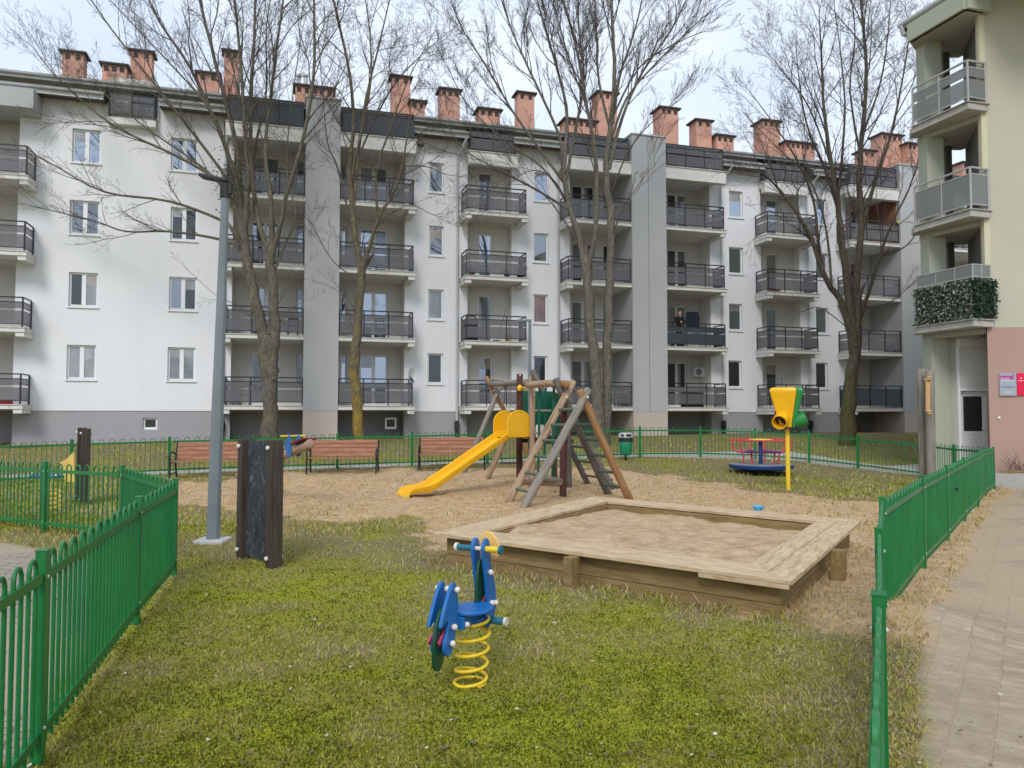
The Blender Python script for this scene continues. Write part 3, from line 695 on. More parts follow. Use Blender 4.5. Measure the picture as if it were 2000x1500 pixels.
M['yellow']=plain('yellow plastic',(.80,.43,.006),.32,.06,2,spec=.5,dirt=(.55,.3,.05,.25))
M['yel2']=plain('yellow painted steel',(.80,.55,.02),.35,.08,3,spec=.5,dirt=(.4,.3,.1,.3))
M['rung']=plain('dark green painted rung',(.07,.13,.10),.65,.3,8,dirt=(.26,.26,.21,.7))
M['gpanel']=plain('dark green board',(.006,.085,.05),.4,.15,3)
M['blue']=plain('blue plastic board',(.008,.13,.42),.35,.1,3,spec=.5,dirt=(.03,.15,.35,.3))
M['dgreen']=plain('dark green plastic board',(.004,.06,.028),.35,.12,3,spec=.5)
M['pinkp']=plain('faded pink plastic',(.45,.05,.13),.5,.15,6)
M['wcap']=plain('off white bolt cap',(.66,.62,.55),.4,.12,20)
M['teal']=plain('teal rubber grip',(.02,.14,.20),.5,.12,10)
M['galv']=plain('grey galvanised pole',(.17,.20,.215),.45,.12,1.4,bump=.05)
M['conc2']=plain('pale concrete',(.47,.46,.45),.9,.12,9,bump=.3,bscale=90)
M['chalk']=None
k=NT('chalkboard'); v=k.vec((1,1,1)); f=k.noise(3,5,.6,v); c=k.ramp(f,[(.3,(.018,.022,.028)),(.7,(.04,.047,.058))]); f2=k.noise(6,3,.6,k.vec((1,1,.35)),1.5)
c=k.mix(k.ramp(f2,[(.485,(0,0,0)),(.5,(.35,.35,.35)),(.515,(0,0,0))]),c,(.45,.45,.45)); M['chalk']=k.fin(c,.7)
M['carb']=plain('carousel blue paint',(.015,.05,.19),.4,.15,4); M['carr']=plain('carousel red paint',(.62,.05,.07),.4,.12,4); M['carp']=plain('carousel pink seat',(.60,.13,.33),.45,.1,4); M['cardeck']=plain('worn grey carousel deck',(.25,.25,.27),.7,.2,5,dirt=(.4,.3,.2,.5))
M['iron']=plain('black cast iron',(.02,.021,.022),.5,.2,6)
M['gfun']=plain('green plastic funnel',(.02,.22,.05),.35,.08,2,spec=.5); M['bin']=plain('green bin plastic',(.008,.20,.10),.35,.1,3,spec=.5)
M['brass']=plain('tan wooden bar',(.50,.30,.13),.5,.2,8); M['redp']=plain('red plastic',(.65,.03,.02),.4,.1,3)
# ---------------- climbing frame ----------------
def G(x,y): return tz(x,y)
cf=empty('climbing_frame',(.7,16.6,.03),'wooden climbing frame with yellow slide, green rungs and a swing','climbing frame')
def P2(x,y,z=-.1): return V(x,y,z+G(x,y))
def pole(a,apx,Y,mat,r=.065,r2=None,wob=.008):
    r=r*1.18
    """pole from ground point a to the point seen at pixel apx at depth Y"""
    b=at(apx[0],apx[1],Y); return log('pole',V(*a),b,r,M[mat],cf,r2 or r*.95,14,wob), V(*a), b
o1,a0,a1=pole((-.11,14.8,-.05),(1120,744),15.62,'w_tan',.068)
o2,d0,d1=pole((2.07,16.2,-.05),(1084,740),15.55,'w_darkgrey',.066)
o3,b0_,b1_=pole((.187,14.0,-.05),(1150,760),14.82,'w_grey',.068)
o4,c0,c1_=pole((2.37,15.4,-.05),(1132,762),14.72,'w_orange',.066)
def rung(p,q,r=.024,mat='rung'):
    r=r*1.25
    p=Vector(p); q=Vector(q); d=(q-p).normalized()*.05; m=MB(); m.tube([p-d,q+d],r,8); return obj('rung',m,M[mat],cf,smooth=True,angle=50)
def along(p,q,z): t=(z-p.z)/(q.z-p.z); return p.lerp(q,t)
for z in (.27,.58,.90,1.20,1.50,1.80): rung(along(a0,a1,z),along(b0_,b1_,z))
for z in (.25,.55,.88,1.2,1.5,1.8): rung(along(d0,d1,z),along(c0,c1_,z),.026)
# upright posts
log('post',V(1.04,15.85,-.1),at(1101,800,15.85),.07,M['w_red'],cf,wob=.006)
T2=V(.45,17.2,0); log('post',T2+V(0,0,-.1),at(1040,752,17.2),.065,M['w_tan'],cf)
T3=V(.17,18.0,0); log('post',T3+V(0,0,-.05),at(1015,730,18.0),.075,M['w_red'],cf,wob=.01)
T4=T2+V(.85,.42,0); T5=T3+V(.85,.42,0)
log('post',T4+V(0,0,-.05),T4+Z3*2.25,.065,M['w_darkgrey'],cf); log('post',T5+V(0,0,-.05),T5+Z3*2.25,.065,M['w_darkgrey'],cf)
m=MB(); m.tube([at(1034,948,17.6)-Z3*.1,at(1034,752,17.6)],.03,8); obj('steel_post',m,M['galv'],cf,smooth=True)
# beams
log('beam',at(1030,752,17.1),at(1081,748,15.9),.075,M['w_tan'],cf); log('beam',at(1079,750,16.4),at(1108,750,15.3),.075,M['w_orange'],cf)
pr=at(1106,749,15.35)
log('beam',P2(.6,15.4,.42),P2(1.04,15.85,.3),.06,M['w_grey'],cf) 
log('beam',V(.1,15.35,.38),V(1.0,15.8,.30),.07,M['w_tan'],cf)
# platform and low beams
zp=1.22
m=MB()
e=(T4-T2).normalized(); s_=(T3-T2).normalized()
for j in range(7): m.fr(T2+Z3*zp,s_,e,Z3,-.05,.95,.0+j*.135,.125+j*.135,-.04,0)
obj('platform',m,M['w_dark'],cf,bevel=.004)
log('beam',T2+Z3*(zp-.12)-e*.05,T4+Z3*(zp-.12)+e*.1,.05,M['w_dark'],cf); log('beam',T3+Z3*(zp-.12)-e*.05,T5+Z3*(zp-.12)+e*.1,.05,M['w_dark'],cf)
# green wall boards
def board(p0,p1,z0,z1,mat,name='panel',t=.02):
    m=MB(); p0=Vector(p0);p1=Vector(p1); d=(p1-p0); Lb=d.length; d.normalize(); sd=V(d.y,-d.x,0); m.fr(V(p0.x,p0.y,0),d,sd,Z3,0,Lb,-t/2,t/2,z0,z1); return obj(name,m,M[mat],cf,bevel=.004)
board(T3+V(.05,.0,0),T5,zp+.2,zp+1.05,'gpanel'); board(T4,T5,zp-.05,zp+1.0,'gpanel')
# vertical green tubes (fireman ladder)
for px,py0,py1,Y,rr in ((1053,930,760,16.8,.028),(1065,895,757,17.0,.025),(1081,943,756,16.3,.03)):
    m=MB(); m.tube([at(px-2,py0,Y),at(px+1,py1,Y)],rr,8); obj('green_bar',m,M['gpanel'],cf,smooth=True)
for py in (802,846): 
    m=MB(); m.tube([at(1042,py,17.0),at(1076,py,16.5)],.022,8); obj('rung',m,M['w_grey'],cf,smooth=True)
m=MB(); m.box(*[q for q in (lambda p:(p.x-.1,p.x+.1,p.y-.01,p.y+.01,p.z-.14,p.z+.14))(at(1056,842,17.1))]); obj('small_plate',m,M['wcap'],cf)
# big rear A frame with second ladder
ap=at(1042,728,19.1)
log('pole',P2(-.66,19.65,-.1),ap+V(.02,0,0),.07,M['w_tan'],cf,wob=.01); log('pole',P2(1.86,18.6,-.1),ap+V(-.04,-.1,.06),.072,M['w_darkgrey'],cf,wob=.01)
q0,q1=P2(1.86,18.6,0),ap; 
r0,r1=P2(2.35,17.3,0),at(1083,745,17.6)
log('pole',r0-Z3*.1,V(1.2,17.55,1.9),.062,M['w_darkgrey'],cf)
for z in (.25,.6,.95,1.3): rung(along(q0,q1,z),along(r0,V(1.2,17.55,1.9),z),.022)
# swing frame
ap4=at(963,750,21.2); log('pole',P2(-1.35,20.9,-.1),ap4+V(.25,0,.06),.068,M['w_grey'],cf); log('pole',P2(.75,21.9,-.1),ap4+V(-.2,0,.2),.068,M['w_orange'],cf)
bm1=at(1036,746,19.1); log('beam',ap4+V(-.1,0,0),bm1,.075,M['w_grey'],cf,.085)
m=MB(); cs=ap4.lerp(bm1,.55); seat=at(994,903,20.2)
for dx in (-.2,.2):
    m.tube([V(cs.x+dx,cs.y,cs.z-.07),V(seat.x+dx,seat.y,seat.z)],.008,4); m.sphere((cs.x+dx,cs.y,cs.z-.1),.035,6,4)
obj('swing_chain',m,M['iron'],cf); m=MB(); m.box(seat.x-.24,seat.x+.24,seat.y-.09,seat.y+.09,seat.z-.03,seat.z); obj('swing_seat',m,M['black'],cf,bevel=.01)
# bolts caps
for px,py,Y in ((1016,733,17.92),(1043,771,17.12),(965,763,21.0),(969,772,21.0),(1107,776,15.4),(1148,776,14.65)):
    m=MB(); m.sphere(at(px,py,Y),.022,8,5); obj('bolt_cap',m,plain('cap',(.7,.65,.55),.4) if 'capm' not in globals() else capm,cf)
capm=M['wcap']
m=MB(); p=at(1015,758,17.88); m.sphere(p,.06,12,8,(1,.5,1.3)); m.tube([p,at(1034,757,17.3)],.018,8); obj('steering_knob',m,M['yellow'],cf,smooth=True)
# slide
def slide():
    top=V(.12,17.35,zp+.02); dr=V(-.8,-.6,0).normalized(); sd=V(-dr.y,dr.x,0)  # sd : sideways
    sd=V(.6,-.8,0).normalized()
    prof=[(-.12,0),(.30,0),(.45,-.04),(2.25,-1.02),(2.42,-1.08),(2.80,-1.10),(2.88,-1.14),(2.90,-1.2)]
    m=MB()
    cs=[(-.26,.10),(-.245,.112),(-.23,.10),(-.205,.0),(-.17,-.02),(.17,-.02),(.205,.0),(.23,.10),(.245,.112),(.26,.10),(.255,.04),(.225,-.04),(-.225,-.04),(-.255,.04)]
    n=len(cs); base=0
    for i,(u,z) in enumerate(prof):
        for (s_,h) in cs:
            hh=h*(1 if i<len(prof)-3 else (.75,.5,.35)[i-len(prof)+3])
            if i==0: hh=h
            m.v.append(tuple(top+dr*u+sd*s_+Z3*(z+hh)))
    for i in range(len(prof)-1):
        for k_ in range(n):
            a=i*n+k_; b=i*n+(k_+1)%n; m.f.append((a,b,b+n,a+n))
    m.f.append(tuple(range(n))); m.f.append(tuple((len(prof)-1)*n+i for i in range(n-1,-1,-1)))
    o=obj('slide',m,M['yellow'],cf,smooth=True,angle=30)
    m=MB()
    arch=[(-.18,0),(-.18,.30)]+[(.14-.32*math.cos(math.pi*t/10)*1.0,.30+.25*math.sin(math.pi*t/10)) for t in range(1,10)]+[(.46,.30),(.46,.0)]
    for s0 in (-.27,.25):
        m.prism(arch,top,dr,Z3,sd,s0,s0+.02)
        pts=[top+dr*x+Z3*z+sd*(s0+.01) for x,z in arch]; m.tube(pts,.02,6)
    h=obj('slide_side',m,M['yellow'],o,smooth=True,angle=40); h.matrix_parent_inverse=Matrix()
    m=MB(); m.fr(top,dr,sd,Z3,-.18,.44,-.27,.27,-.03,.0); h=obj('slide_lip',m,M['yellow'],o,bevel=.006); h.matrix_parent_inverse=Matrix()
slide()
# ---------------- sandbox ----------------
OUT=[V(-.896,8.78,0),V(1.36,12.75,0),V(4.42,9.8,0),V(2.24,6.21,0)]
ctr=sum(OUT,V(0,0,0))/4
def inset(P_,d):
    res=[]
    n=len(P_)
    for i in range(n):
        p=P_[i]; a=(P_[i-1]-p).normalized(); b=(P_[(i+1)%n]-p).normalized(); s=(a+b).normalized(); sn=math.sin(math.acos(max(-1,min(1,a.dot(b))))/2); res.append(p+s*(d/sn))
    return res
sb=empty('sandbox',(ctr.x,ctr.y,0),'large square wooden sandbox with wide pale plank rim filled with sand','sandbox')
HZ=.315; ring=[inset(OUT,.0),inset(OUT,.245),inset(OUT,.25),inset(OUT,.47)]
def plank(p0,p1,q1,q0,z0,z1,mat,name):
    c=(p0+p1)/2; d=(p1-p0); Lb=d.length; d.normalize(); sd=V(-d.y,d.x,0)
    m=MB(); T=lambda p,z:((p-c).dot(d),(p-c).dot(sd),z)
    pts=[p0,p1,q1,q0]
    m.hexa([T(p,z0) for p in pts]+[T(p,z1) for p in pts])
    o=obj(name,m,M[mat],None,bevel=.005); o.parent=sb; o.matrix_parent_inverse=Matrix.Translation(-parloc(sb))
    o.matrix_basis=Matrix.Translation(V(c.x,c.y,0))@Matrix(((d.x,sd.x,0,0),(d.y,sd.y,0,0),(0,0,1,0),(0,0,0,1))); return o
for i in range(4):
    j=(i+1)%4; o_=random.uniform(-.004,.004)
    # butt joints: planks overlap alternately
    for r0_,r1_,dz in ((0,1,.0),(2,3,.003)):
        a,b,c_,d_=ring[r0_][i],ring[r0_][j],ring[r1_][j],ring[r1_][i]
        e=(b-a).normalized()*.003
        plank(a+e,b-e,c_-e,d_+e,HZ-.01+dz+o_,HZ+.03+dz+o_,'w_sand','rim_plank')
inn=inset(OUT,.12); inn2=inset(OUT,.165)
for i in range(4):
    j=(i+1)%4
    for (z0,z1) in ((-.12,.10),(.105,HZ-.015)):
        plank(inn[i],inn[j],inn2[j],inn2[i],z0,z1,'w_green','side_plank')
    a,b=inset(OUT,.02)[i],inset(OUT,.02)[j]
    c=a.lerp(b,.52); d=(b-a).normalized(); sd=V(-d.y,d.x,0)
    plank(c-d*.05,c+d*.05,c+d*.05+sd*.14,c-d*.05+sd*.14,-.1,HZ-.013,'w_green','stake')
    a,b=inset(OUT,.50)[i],inset(OUT,.50)[j]; c=a.lerp(b,.5)
    plank(a.lerp(b,-.02),a.lerp(b,1.015),a.lerp(b,1.015)+sd*.04,a.lerp(b,-.02)+sd*.04,.10,HZ-.015,'w_green','inner_plank')
a=ring[0][3]; b=ring[0][0]; a_=a+(b-a).normalized()*.0; 
plank(a+(a-b).normalized()*(-.02)-V(0,0.0,0),a.lerp(b,.2),a.lerp(b,.2)+V(.05,.08,0),a+V(.0,.1,0),HZ-.05,HZ-.012,'w_sand','under_board')
k=NT('sandbox sand'); v=k.vec(); f=k.noise(5,7,.65,v); f3=k.noise(55,4,.7,v)
cc=k.ramp(f,[(.3,(.36,.24,.135)),(.5,(.53,.385,.24)),(.7,(.65,.495,.33))]); cc=k.mix(k.ramp(f3,[(.4,(.5,.5,.5)),(.6,(0,0,0))]),cc,(.25,.17,.10))
k.b.inputs['Specular IOR Level'].default_value=.1
n1=k.bump(f3,.6,.01); n2=k.bump(k.noise(9,5,.6,v),.8,.05,n1); M['sbsand']=k.fin(cc,.95,n2)
inq=inset(OUT,.30); N=90; m=MB()
uu=np.linspace(0,1,N); U,Vv=np.meshgrid(uu,uu,indexing='ij')
A_,B_,C_,D_=[np.array(p) for p in inq]
PX=(A_[0]*(1-U)+B_[0]*U)*(1-Vv)+(D_[0]*(1-U)+C_[0]*U)*Vv; PY=(A_[1]*(1-U)+B_[1]*U)*(1-Vv)+(D_[1]*(1-U)+C_[1]*U)*Vv
hz=.215+.05*vnoise(PX,PY,1.1,3)+.045*vnoise(PX,PY,3.5,4)+.03*vnoise(PX,PY,8,5)-.05*sstep(.55,.95,U)*1.2
m.v=list(map(tuple,np.stack([PX.ravel(),PY.ravel(),hz.ravel()],1).tolist()))
for i in range(N-1):
    for j in range(N-1): a=i*N+j; m.f.append((a,a+N,a+N+1,a+1))
obj('sand_fill',m,M['sbsand'],sb,smooth=True,angle=180)
m=MB(); p=gp(1481,997,HZ+.03); m.lathe([(.055,0),(.075,.05),(.082,.05),(.082,.06),(.068,.058),(.05,.01)],(p.x,p.y,p.z+.002),16); tag(obj('toy_mould',m,plain('light blue plastic',(.08,.38,.68),.4),smooth=True),'small light blue plastic sand mould lying on the far rim of the sandbox','toy')
# ---------------- spring rider ----------------
sx0,sy0=X_at(917,4.82,.1),4.82
sr=empty('spring_rider',(sx0,sy0,0),'blue and green spring rider shaped like an animal on a yellow coil spring','spring rider')
th=math.atan2(.9,.40)
AX=V(math.cos(th),math.sin(th),0); BX=V(AX.y,-AX.x,0); O_=V(sx0,sy0,0)
def RP(a,b,z): return O_+AX*a+BX*b+Z3*z
m=MB(); pts=[]; turns=5.2; n=150
for i in range(n+1):
    t=i/n; ang=2*math.pi*turns*t-1; r=.098-.012*max(0,t-.8)*5; z=.012+.385*max(0,t-.16)/.84
    pts.append(O_+V(r*math.cos(ang)+.03*t,r*math.sin(ang)+.04*t,z))
m.tube(pts,.0115,8); obj('spring',m,M['yel2'],sr,smooth=True,angle=60)
def splate(outl,b,t,mat,name='side_plate',par=None,sub=3):
    # smooth closed outline (Catmull)
    P_=outl; n=len(P_); q=[]
    for i in range(n):
        p0,p1,p2,p3=P_[i-1],P_[i],P_[(i+1)%n],P_[(i+2)%n]
        for s in range(sub):
            u=s/sub; q.append(tuple(.5*((2*p1[k_])+(-p0[k_]+p2[k_])*u+(2*p0[k_]-5*p1[k_]+4*p2[k_]-p3[k_])*u*u+(-p0[k_]+3*p1[k_]-3*p2[k_]+p3[k_])*u**3) for k_ in (0,1)))
    m=MB(); m.prism(q,O_+BX*(b-t/2),AX,Z3,BX,0,t); return obj(name,m,M[mat],sr,bevel=.004,smooth=True,angle=60)
tailo=[(-.20,.70),(-.24,.715),(-.28,.70),(-.37,.60),(-.455,.475),(-.44,.455),(-.40,.47),(-.355,.485),(-.335,.45),(-.35,.40),(-.39,.345),(-.39,.29),(-.34,.255),(-.27,.27),(-.215,.35),(-.17,.46),(-.155,.57)]
for b in (-.078,.0): splate([(-.19+(a+.19)*.70,.255+(z-.255)*.89) for a,z in tailo],b,.022,'blue')
splate([(-.27,.53),(-.30,.52),(-.36,.43),(-.385,.32),(-.375,.21),(-.33,.175),(-.28,.21),(-.265,.30),(-.26,.42),(-.28,.52)],-.04,.02,'dgreen')
for (a,b,z) in ((-.215,-.105,.625),(-.215,-.04,.625),(-.215,-.02,.625),(-.215,.028,.625),(-.25,.028,.415),(-.27,.028,.325),(-.25,-.105,.42)):
    m=MB(); m.sphere(RP(a,b,z),.019,10,6); obj('bolt_cap',m,M['wcap'],sr,smooth=True)
for bb in (-.02,-.085):
    m=MB(); m.fr(RP(-.30,bb,.375),(AX*.8+Z3*.6),BX,(Z3*.8-AX*.6),-.07,.07,-.006,.006,-.014,.014); obj('pink_strip',m,M['pinkp'],sr,bevel=.003)
m=MB(); q=[( .155*math.cos(t)*(1 if math.cos(t)>0 else 1.0),.125*math.sin(t)) for t in [2*math.pi*i/28 for i in range(28)]]
m.prism(q,RP(.0,.02,.455),AX,BX,Z3,0,.022); obj('seat',m,M['blue'],sr,bevel=.006,smooth=True,angle=50)
m=MB(); m.fr(RP(0,.02,.395),AX,BX,Z3,-.16,.2,-.02,.02,-.02,.055); m.lathe([(.06,0),(.06,.03)],RP(.03,.02,.375),16); obj('seat_bracket',m,M['blue'],sr,bevel=.004)
fro=[(.115,.82),(.14,.865),(.175,.875),(.205,.85),(.215,.80),(.225,.72),(.265,.62),(.30,.52),(.305,.42),(.27,.345),(.22,.335),(.19,.37),(.185,.46),(.165,.58),(.14,.70),(.12,.77)]
for b in (-.045,.028): splate(fro,b,.022,'blue')
splate([(.15,.74),(.12,.66),(.10,.54),(.10,.40),(.14,.33),(.20,.36),(.22,.48),(.21,.62),(.185,.72)],-.01,.02,'dgreen')
# face disc across behind the plates
m=MB(); q=[(.085*math.cos(t)*(1-.25*math.sin(t)),.085*math.sin(t)*1.15) for t in [2*math.pi*i/24 for i in range(24)]]
m.prism(q,RP(.245,.005,.81),BX,Z3,AX,0,.02); obj('face_plate',m,plain('orange yellow plate',(.80,.50,.16),.4),sr,bevel=.005,smooth=True,angle=50)
def bar_(b0,b1,a,z,mat,r,name):
    m=MB(); m.tube([RP(a,b0,z),RP(a,b1,z)],r,12); return obj(name,m,M[mat],sr,smooth=True,angle=50)
bar_(-.165,-.05,.15,.81,'teal',.019,'handle'); bar_(.04,.135,.15,.81,'yel2',.02,'handle'); bar_(-.05,.04,.15,.81,'wcap',.014,'handle_bar')
bar_(-.18,-.162,.15,.81,'wcap',.028,'handle_end'); bar_(.132,.15,.15,.81,'teal',.028,'handle_end')
bar_(.05,.185,.12,.375,'teal',.024,'footrest'); bar_(.183,.20,.12,.375,'wcap',.028,'footrest_end'); bar_(-.20,-.05,.12,.375,'teal',.024,'footrest')
m=MB(); m.lathe([(.045,0),(.05,.02),(.03,.03)],RP(.12,.05,.375),14,(AX,Z3,BX)); obj('footrest_boss',m,M['blue'],sr,smooth=True)
for (a,b,z) in ((.20,.05,.655),(.20,-.06,.655),(.22,.05,.455),(.275,.05,.445),(-.12,.045,.40),(-.0,.045,.385)):
    m=MB(); m.sphere(RP(a,b,z),.019,10,6); obj('bolt_cap',m,M['wcap'],sr,smooth=True)
m=MB(); m.fr(RP(.2,.0,.47),(AX*.8+Z3*.6),BX,(Z3*.8-AX*.6),-.07,.07,-.006,.006,-.016,.016); obj('pink_strip',m,M['pinkp'],sr,bevel=.003)
# ---------------- board posts (two) ----------------
def board_thing(p0,p1,H,label,name='play_board'):
    p0=V(*p0,0); p1=V(*p1,0); root=empty(name,(p0.x,p0.y,0),label,'play board')
    d=(p1-p0); Lb=d.length; d.normalize(); sd=V(d.y,-d.x,0)
    for p in (p0,p1):
        m=MB(); m.fr(V(0,0,0),V(1,0,0),V(0,1,0),Z3,-.072,.072,-.072,.072,0,H+.12)
        o=obj('post',m,M['w_dark'],None,bevel=.012); o.parent=root; o.matrix_parent_inverse=Matrix.Translation(-parloc(root)); g_=tz(p.x,p.y)
        o.matrix_basis=Matrix.Translation(V(p.x,p.y,g_-.12))@Matrix(((d.x,sd.x,0,0),(d.y,sd.y,0,0),(0,0,1,0),(0,0,0,1)))
        for zz in (.1,H-.09):
            m=MB(); m.sphere(p+sd*.085-d*.0+Z3*(zz+g_),.026,10,6); m.sphere(p-sd*.085+Z3*(zz+g_),.026,10,6); obj('bolt_cap',m,M['wcap'],root,smooth=True)
    m=MB(); g_=tz(p0.x,p0.y); m.fr(p0+Z3*g_,d,sd,Z3,.075,Lb-.075,-.012,.012,.04,H-.02); obj('chalkboard',m,M['chalk'],root,bevel=.003)
board_thing((-3.165,9.15),(-2.63,8.55),1.40,'dark post pair holding a chalkboard panel in front of the benches')
board_thing((X_at(153,15,.8),15.1),(X_at(170,14.6,.8),14.55),1.43,'dark post pair standing behind the left fence near the small ride-on toy')
# ---------------- lamp posts ----------------
def lamp(base,H,rb,rt,lean,label,arm):
    root=empty('street_lamp',base,label,'lamp post',group=None); b=Vector(base); t=b+V(lean,0,H)
    m=MB(); m.tube([b+Z3*.02,b+V(lean*.35,0,H*.35),t],[rb,rb*.8+rt*.2,rt],8); obj('pole',m,M['galv'],root,smooth=True,angle=20)
    if arm:
        m=MB(); m.box(b.x-.20,b.x+.19,b.y-.19,b.y+.19,-.1,.055); obj('base_plate',m,M['conc2'],root,bevel=.02)
        m=MB(); m.tube([t-Z3*.1,t+Z3*.12],.07,10); m.box(t.x-.03,t.x+.09,t.y-.04,t.y+.04,t.z-.05,t.z+.1); obj('pole_cap',m,M['iron'],root)
        m=MB(); d=V(-.96,0,.20).normalized(); m.fr(t+Z3*.12,d,V(0,1,0),V(.2,0,.98),-.05,.34,-.09,.09,-.015,.03); obj('lamp_head',m,M['iron'],root,bevel=.01)
    else:
        m=MB(); m.box(t.x-.42,t.x+.06,t.y-.06,t.y+.06,t.z,t.z+.08); obj('lamp_head',m,M['galv'],root,bevel=.02)
p=at(416,1057,10.2); tp=at(440,372,10.2)
lamp((p.x,10.2,0),tp.z,.092,.052,tp.x-p.x,'tall tapered grey lamp post with a dark flat lamp head standing on the near lawn',True)
p=at(1034,850,27); lamp((p.x,27,tz(p.x,27)),at(1036,628,27).z-tz(p.x,27),.07,.05,.02,'thin grey lamp post beyond the fence behind the climbing frame',False)
# ---------------- benches ----------------
def bench():
    root=empty('park_bench',(0,0,0),'x','bench','wooden benches along the back fence'); Wd=.92
    def slat(y,z,w,t,ang): 
        m=MB(); c,s=math.cos(ang),math.sin(ang); m.fr(V(0,y,z),V(1,0,0),V(0,c,s),V(0,-s,c),-Wd+.02,Wd-.02,-w/2,w/2,-t/2,t/2); return m
    for i in range(4): o=obj('back_slat',slat(.16+i*.035,.50+i*.115,.10,.03,R(74)),M['w_bench'],root,bevel=.006)
    for i in range(4): o=obj('seat_slat',slat(-.33+i*.118,.425-i*.005,.10,.03,0),M['w_bench'],root,bevel=.006)
    for s in (-1,1):
        x=s*Wd; m=MB()
        m.tube([V(x,-.36,0),V(x,-.34,.2),V(x,-.33,.40),V(x,-.36,.58),V(x,-.28,.66),V(x,-.05,.64),V(x,.16,.60)],.024,6)
        m.tube([V(x,.26,0),V(x,.16,.25),V(x,.13,.42),V(x,.30,.90)],.024,6); m.tube([V(x,-.35,.40),V(x,.15,.40)],.022,6); m.tube([V(x,-.33,.12),V(x,.20,.12)],.015,6)
        obj('side_frame',m,M['iron'],root,smooth=True)
    return root
b1=bench(); spots=[(540,20.8+.2,604,738),(0,19.9,347,480),(0,21.9,820,946)]
labs=['brown slatted bench behind the chalkboard post, the middle bench of three','brown slatted bench partly hidden by the tall lamp post at the left','brown slatted bench partly hidden behind the yellow slide']
yaw=[R(4),R(8),R(3)]
for i,(_,Y,pa,pb_) in enumerate(spots):
    o=b1 if i==0 else copy_tree(b1)
    x=X_at((pa+pb_)/2,Y,.9); o.location=(x,Y,tz(x,Y)); o.rotation_euler=(0,0,yaw[i]); o['label']=labs[i]
# ---------------- bin ----------------
bx_=X_at(1223,24.0,1); by=24.1; zb_=at(1223,889,by).z; zt_=at(1223,845,by).z; h=zt_-zb_
bn=empty('litter_bin',(bx_,by,tz(bx_,by)),'round green litter bin with grey hooded lid on the back fence','litter bin')
m=MB(); m.lathe([(.10,0),(.17,.05*h),(.20,.2*h),(.215,.62*h),(.21,.64*h)],(bx_,by,zb_),20); obj('bin_body',m,M['bin'],bn,smooth=True)
m=MB(); m.lathe([(.225,.60*h),(.225,.78*h)],(bx_,by,zb_),20); obj('bin_band',m,M['black'],bn,smooth=True)
m=MB(); m.lathe([(.235,.78*h),(.24,.82*h),(.215,.96*h),(.16,1.0*h),(.02,1.0*h)],(bx_,by,zb_),20); obj('bin_lid',m,plain('pale grey lid',(.42,.46,.45),.4),bn,smooth=True)
m=MB(); m.box(bx_-.17,bx_-.10,by-.25,by-.19,zb_+.85*h,zb_+.94*h); m.box(bx_-.02,bx_+.13,by-.26,by-.19,zb_+.85*h,zb_+.94*h); obj('bin_opening',m,M['black'],bn)
m=MB(); m.tube([V(bx_+.02,by+.2,tz(bx_,by)),V(bx_+.02,by+.2,zt_-.1)],.03,8); obj('bin_post',m,M['iron'],bn)
# ---------------- carousel ----------------
cx,cy=X_at(1486,21.6,.3),21.6; cz=at(1486,919,20.8).z
ca=empty('merry_go_round',(cx,cy,cz),'low blue and red merry-go-round with pink seats beside the yellow funnel','merry-go-round')
m=MB(); m.lathe([(.70,-.02),(.86,.02),(.88,.10),(.87,.12)],(cx,cy,cz),36); obj('deck_rim',m,M['carb'],ca,smooth=True)
m=MB(); m.lathe([(.86,.121),(.86,.135)],(cx,cy,cz),36); obj('deck',m,M['cardeck'],ca)
m=MB(); m.lathe([(.055,.13),(.055,.78)],(cx,cy,cz),16); obj('centre_pole',m,M['carb'],ca,smooth=True)
m=MB(); m.lathe([(.30,.80),(.32,.81),(.30,.825),(.0,.84)],(cx,cy,cz),24); obj('hand_wheel',m,M['yel2'],ca,smooth=True)
for i in range(3):
    a0_=R(20+120*i); m=MB(); m2=MB()
    arc=[a0_+R(-48+96*t/10) for t in range(11)]
    cpt=lambda a,r,z: V(cx+r*math.cos(a),cy+r*math.sin(a),cz+z)
    m.tube([cpt(a,.82,.80) for a in arc],.019,6); m.tube([cpt(a,.62,.46) for a in arc],.016,6)
    for a in (arc[0],arc[-1],arc[5]): m.tube([cpt(a,.82,.80),cpt(a,.84,.66),cpt(a,.76,.50),cpt(a,.55,.46)],.017,6)
    for a in (arc[1],arc[-2]): m.tube([cpt(a,.5,.46),cpt(a,.46,.13)],.02,6)
    m.tube([cpt(arc[0],.82,.80),cpt(arc[0],.3,.80)],.016,6); m.tube([cpt(arc[-1],.82,.80),cpt(arc[-1],.3,.80)],.016,6)
    n=10; b0i=len(m2.v)
    for a in arc: m2.v+=[tuple(cpt(a,.42,.475)),tuple(cpt(a,.66,.475)),tuple(cpt(a,.66,.50)),tuple(cpt(a,.42,.50))]
    for j in range(10):
        for q in range(4): a_=j*4+q; b_=j*4+(q+1)%4; m2.f.append((a_,b_,b_+4,a_+4))
    m2.f.append((0,1,2,3)); m2.f.append((43,42,41,40))
    s=obj('seat',m2,M['carp'] if i!=2 else M['carb'],ca); obj('seat_rail',m,M['carr'],ca,smooth=True)
